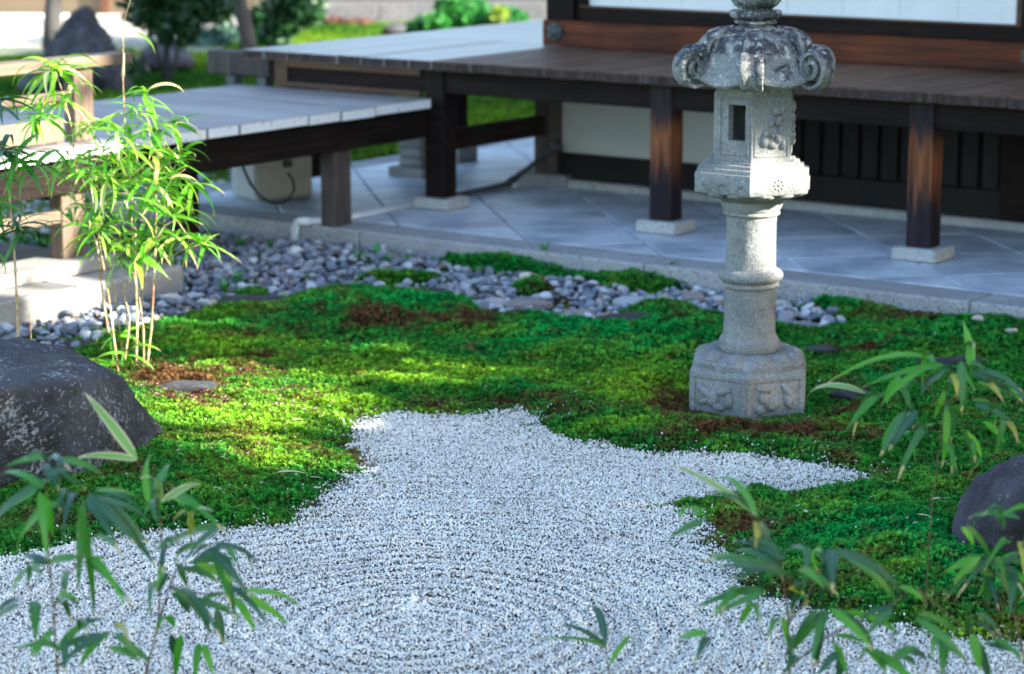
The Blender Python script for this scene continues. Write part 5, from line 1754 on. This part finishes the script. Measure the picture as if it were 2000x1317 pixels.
fg_plant("foreground bamboo with pale edged yellowing top leaves, left of the raked gravel", 5.6, [[(278, 1400), (284, 1317), (308, 1222), (312, 1169), (314, 1100), (316, 1027), (306, 975), (280, 931), (268, 898)], [(308, 1222), (330, 1150), (344, 1112), (376, 1080), (418, 1061)], [(312, 1100), (330, 1050), (372, 1040)], [(330, 1150), (400, 1160), (465, 1156)]], fgB, 32)
def rc(l):
    out = []
    for e in l:
        a = [1300 + e[0] / 1.837, 600 + e[1] / 1.837, 1300 + e[2] / 1.837, 600 + e[3] / 1.837]
        out.append(tuple(a) + tuple(e[4:]))
    return out
fgR1 = rc([(1100, 205, 1065, 45, Bt, 1.1), (1000, 210, 700, 290, Bt), (990, 215, 550, 295, Bt), (720, 310, 500, 345, P2), (760, 320, 650, 440, Bt), (840, 250, 810, 360, Bt), (930, 215, 845, 310, Bt), (960, 210, 920, 290, Bt), (1010, 225, 930, 330),
           (1030, 240, 1045, 325, Y_), (1050, 210, 1110, 300, Bt), (1110, 230, 1286, 310), (1120, 270, 1286, 350, Bt), (1140, 280, 1215, 345, Y_), (1200, 300, 1290, 370), (1110, 350, 1250, 420), (860, 375, 775, 505, Bt, 1.2), (875, 365, 880, 435),
           (960, 425, 895, 550, Bt), (1000, 370, 1020, 500), (1010, 480, 1025, 600, Bt), (1060, 440, 1100, 580, Bt, 1.1), (1070, 470, 1110, 560), (1140, 410, 1210, 500, Bt), (1200, 410, 1265, 495, Y_), (900, 380, 850, 460), (1080, 200, 1110, 150), (1000, 300, 960, 400)])
fg_plant("bright green bamboo spray hanging over the moss at the right", 6.0, [[(1806, 1230), (1812, 1100), (1822, 960), (1838, 850), (1850, 760), (1856, 712)], [(1838, 800), (1800, 735), (1765, 760)], [(1845, 790), (1890, 760), (1935, 760)]], fgR1, 33)
fgR2 = rc([(330, 750, 0, 560, P2, .7), (325, 770, 320, 870, Y_), (330, 755, 150, 650), (120, 755, 45, 785, Bt), (420, 950, 230, 890), (500, 870, 420, 990), (600, 870, 600, 1030, 'leaf_fg', 1.5), (600, 870, 840, 1060, 'leaf_fg', 1.3), (560, 880, 550, 960, Bt),
           (480, 940, 570, 1010, Bt), (440, 1010, 495, 1090, Y_), (400, 950, 290, 975, Bt), (280, 1020, 195, 1120, Bt), (310, 1060, 265, 1145, Bt), (400, 1130, 365, 1200, Bt), (550, 1080, 450, 1240, 'leaf_fg', 1.2), (560, 1080, 540, 1290, 'leaf_fg', 1.3),
           (600, 1080, 740, 1250, 'leaf_fg', 1.2), (640, 1090, 800, 1200), (820, 1080, 700, 1130), (840, 1000, 930, 1060), (900, 1100, 1020, 1200), (980, 1190, 950, 1280, Bt), (1000, 1170, 990, 1317, Bt), (1100, 1170, 1130, 1310, Bt, 1.2), (1150, 1210, 1286, 1260),
           (830, 1230, 920, 1317), (740, 1240, 860, 1317), (350, 1010, 100, 1090), (420, 900, 300, 830), (700, 1230, 780, 1300), (600, 1180, 680, 1290), (900, 1220, 800, 1260), (460, 1250, 420, 1330), (420, 950, 180, 930), (150, 1170, 40, 1200), (1080, 1180, 1190, 1190),
           (620, 1240, 540, 1330), (950, 1200, 1060, 1260)])
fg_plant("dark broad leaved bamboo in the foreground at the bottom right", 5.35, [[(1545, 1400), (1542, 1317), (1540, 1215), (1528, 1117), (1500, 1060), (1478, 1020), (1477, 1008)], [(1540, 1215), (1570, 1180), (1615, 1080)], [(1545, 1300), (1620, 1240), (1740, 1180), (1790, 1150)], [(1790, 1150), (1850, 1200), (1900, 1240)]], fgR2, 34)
fgR3 = rc([(1270, 840, 1285, 970, Y_, 1.1), (1230, 850, 1140, 950, Bt), (1060, 790, 1090, 870, Bt), (1120, 900, 1000, 950, Bt), (1140, 950, 1120, 1040, Bt), (1160, 960, 1160, 1070), (1200, 960, 1290, 1040), (1210, 800, 1080, 760), (1150, 930, 1030, 980, Bt), (1210, 900, 1290, 880, Bt), (1180, 900, 1220, 980, Bt),
           (1240, 940, 1300, 1090), (1100, 930, 1050, 1000), (1290, 740, 1180, 760)])
fg_plant("bamboo spray crossing the smooth dark rock at the right edge", 5.8, [[(2010, 1330), (1985, 1220), (1960, 1130), (1940, 1080)], [(1960, 1130), (1985, 1080), (2030, 1040)]], fgR3, 35)
fgC = [(1183, 1261, 1142, 1194, 'leaf_fg', 1.1), (1189, 1300, 1236, 1247, 'leaf_fg2', .8), (1183, 1262, 1090, 1218, 'leaf_fg', .7), (1183, 1268, 1040, 1250, 'leaf_fg', .6)]
fg_plant("small bamboo shoot tip with a few leaves over the gravel, bottom centre", 5.7, [[(1196, 1420), (1190, 1317), (1186, 1290), (1183, 1261)]], fgC, 36)

# ------------------------------------------------------------------ small plants, petals and litter
def fern(px, py, lab, n=9, L=0.085, z=0.03, m='fern'):
    p = at(px, py, z)
    p.z = hgt(p.x, p.y) + 0.02 if py > 465 else z
    t = empty("small_fern", p, 0, lab, "fern", "small ferns along the kerb")
    me0, tp = leaf_mesh("frond", 1.2, 0.30)
    me0.materials.append(M[m])
    for k in range(n):
        o = bpy.data.objects.new("frond", me0)
        C.objects.link(o)
        o.parent = t
        s_ = L * random.uniform(0.7, 1.3)
        o.matrix_local = Matrix.Rotation(random.uniform(0, 6.28), 4, 'Z') @ Matrix.Rotation(-random.uniform(0.4, 1.2), 4, 'Y') @ Matrix.Scale(s_, 4)
for x, y, l in ((470, 480, "below the shaded kerb left of the drain spout"), (530, 486, "among the pebbles behind the white egg stone"), (700, 508, "tallest at the kerb joint"), (755, 512, "just right of the kerb joint"), (800, 517, "on the pebbles before the kerb"),
                (935, 527, "in the mossy strip by the kerb"), (1062, 520, "bluish, at the kerb above the cream stone"), (1128, 528, "yellowish, at the kerb left of the lantern"), (465, 555, "pale, among pebbles beside the plinth end"), (440, 572, "at the right corner of the pale plinth"),
                (1306, 548, "single, at the kerb near the lantern shaft"), (735, 500, "smallest, against the kerb face")):
    fern(x, y, "small green fern " + l)
for k, (x, y, ang, L, lab) in enumerate(((540, 925, 0.1, .11, "long dry bamboo leaf lying on moss near the gravel inlet"), (910, 722, 1.0, .03, "tiny dry leaf on the sunlit moss band"), (350, 716, 1.2, .04, "pale dry leaf on moss right of the bamboo"),
                              (1815, 985, 0.2, .09, "thin dry leaf on moss left of the right rock"), (1790, 1030, -0.6, .06, "short dry leaf on emerald moss"), (1465, 629, 0.2, .05, "dry leaf near the lantern shaft"), (570, 828, 0.4, .05, "curled dry leaf on sunlit moss"),
                              (605, 918, -0.2, .05, "dry leaf near the moss point"), (430, 905, -0.8, .05, "dry twig like leaf by the large rock"), (345, 905, 1.2, .04, "dry leaf at the edge of the large rock"), (500, 690, 1.3, .05, "upright dry blade in the moss"), (1000, 905, 0.3, .05, "brown leaf on the white gravel"))):
    p = at(x, y, 0.04)
    me, tp = leaf_mesh("fallen_leaf", 0.5, 0.14, a0=0.15)
    o = link("fallen_leaf", me, M['dry'])
    o.location = (p.x, p.y, max(hgt(p.x, p.y) + 0.014, 0.014))
    o.rotation_euler = (0.2, 0, ang)
    o.scale = (L, L, L)
    tag(o, lab, "fallen leaf", "dry leaves fallen on the moss")
# petals and crumbs: countless
n = 420
pv, pf = [], []
rr = random.Random(77)
for k in range(n):
    if k < 260:
        x, y = rr.gauss(520, 130), rr.gauss(800, 26)
    elif k < 330:
        x, y = rr.gauss(370, 50), rr.gauss(780, 12)
    else:
        x, y = rr.uniform(250, 1900), rr.uniform(680, 1200)
    p = at(x, y, 0.03)
    z = hgt(p.x, p.y) + 0.016
    a = rr.uniform(0, 6.28)
    s_ = rr.uniform(0.003, 0.007)
    d1 = Vector((math.cos(a), math.sin(a), rr.uniform(-.4, .4))) * s_
    d2 = Vector((-math.sin(a), math.cos(a), rr.uniform(-.4, .4))) * s_ * 0.6
    c = Vector((p.x, p.y, z))
    i = len(pv)
    pv += [c - d1, c + d2, c + d1, c - d2]
    pf.append((i, i + 1, i + 2, i + 3))
link("petal_litter", pydata("petal_litter", pv, pf), M['petal'], None, 'stuff')
pv, pf = [], []
for k in range(520):
    x, y = rr.uniform(150, 1950), rr.uniform(640, 1230)
    p = at(x, y, 0.03)
    if look(S_GR, np.array([p.x]), np.array([p.y]))[0] > 0.0 and rr.random() < 0.85:
        continue
    a = rr.uniform(0, 6.28)
    s_ = rr.uniform(0.004, 0.011)
    d1 = Vector((math.cos(a), math.sin(a), rr.uniform(-.3, .5))) * s_
    d2 = Vector((-math.sin(a), math.cos(a), rr.uniform(-.3, .3))) * s_ * rr.uniform(.2, .7)
    c = Vector((p.x, p.y, hgt(p.x, p.y) + 0.018))
    i = len(pv)
    pv += [c - d1, c + d2, c + d1, c - d2]
    pf.append((i, i + 1, i + 2, i + 3))
link("leaf_litter", pydata("leaf_litter", pv, pf), M['litter'], None, 'stuff')
# small dark weed tuft on the rim of the gravel
wt = empty("dark_weed", at(725, 910, 0.0), 0, "small dark brown weed on the gravel rim beside the moss point", "weed")
for k in range(16):
    me, tp = leaf_mesh("blade", 0.6, 0.16)
    me.materials.append(M['soil'])
    o = bpy.data.objects.new("blade", me)
    C.objects.link(o)
    o.parent = wt
    o.matrix_local = Matrix.Translation((random.uniform(-.05, .05), random.uniform(-.04, .04), 0.012)) @ Matrix.Rotation(random.uniform(0, 6.28), 4, 'Z') @ Matrix.Rotation(-random.uniform(0.1, 0.9), 4, 'Y') @ Matrix.Scale(random.uniform(.03, .045), 4)

# ------------------------------------------------------------------ unseen evergreen trees added right of the picture to shade the garden
SD = Vector((0.94, -0.34, 0))
SN = Vector((0.34, 0.94, 0))
TAN = math.tan(SUN_EL)
GAPS = [(8.62, 3.15, 0.36, 0.95), (9.18, 1.85, 0.09, 0.13), (8.40, 2.02, 0.36, 0.22), (8.82, 2.14, 0.18, 0.20), (9.42, 1.86, 0.13, 0.20), (9.28, 1.68, 0.05, 0.07), (7.76, 1.80, 0.12, 0.13), (10.02, 2.22, 0.20, 0.26),
        (10.1, 3.3, 0.42, 1.15), (9.52, 2.46, 0.02, 0.03), (8.1, 2.2, 0.2, 0.1)]  # openings shaped in the added foliage to let the sun patches through
m_ = 85000
r_ = np.random.default_rng(12)
ss = r_.uniform(1.5, 10.9, m_)
hh = r_.uniform(-1.6, 5.2, m_)
tt = r_.uniform(5.6, 8.6, m_)
zz = hh + tt * TAN
keep = zz > 1.0
for (gs_, gh, a, b) in GAPS:
    dd = ((ss - gs_) / (a + 0.10)) ** 2 + ((hh - gh) / (b + 0.10)) ** 2
    leak = r_.random(m_) < 0.02
    keep &= (dd > 1) | leak
ss, hh, tt, zz = ss[keep], hh[keep], tt[keep], zz[keep]
pos = ss[:, None] * np.array(SN)[None] + tt[:, None] * np.array(SD)[None]
pos[:, 2] = zz
for k, s0 in enumerate((3.0, 6.2, 9.4)):
    sel = (np.abs(ss - s0) <= 1.6)
    b0 = SN * s0 + SD * 7.1
    t = empty("evergreen_tree", b0, 0, ["dense evergreen tree beside the camera, right of the picture", "dense evergreen tree between two others, right of the picture", "dense evergreen tree nearest the hall, right of the picture"][k], "tree")
    tube("trunk", [(0, 0, -0.1), (0.05, 0.03, 2.0), (0.0, 0.1, 4.0), (0.05, 0.0, 6.0)], [0.16, 0.13, 0.10, 0.05], M['bark'], t, 12)
    p = pos[sel] - np.array(b0)
    q = len(p)
    a = r_.normal(size=(q, 3))
    a /= np.linalg.norm(a, axis=1)[:, None]
    b = np.cross(a, r_.normal(size=(q, 3)))
    b /= np.linalg.norm(b, axis=1)[:, None]
    s_ = (0.06 + 0.03 * r_.random(q))[:, None]
    V = np.stack([p - a * s_, p + b * s_ * 0.8, p + a * s_, p - b * s_ * 0.8], 1).reshape(-1, 3)
    me = pydata("crown", V.tolist(), np.arange(q * 4).reshape(-1, 4).tolist())
    o = link("crown", me, M['treeleaf'], t, 'stuff')
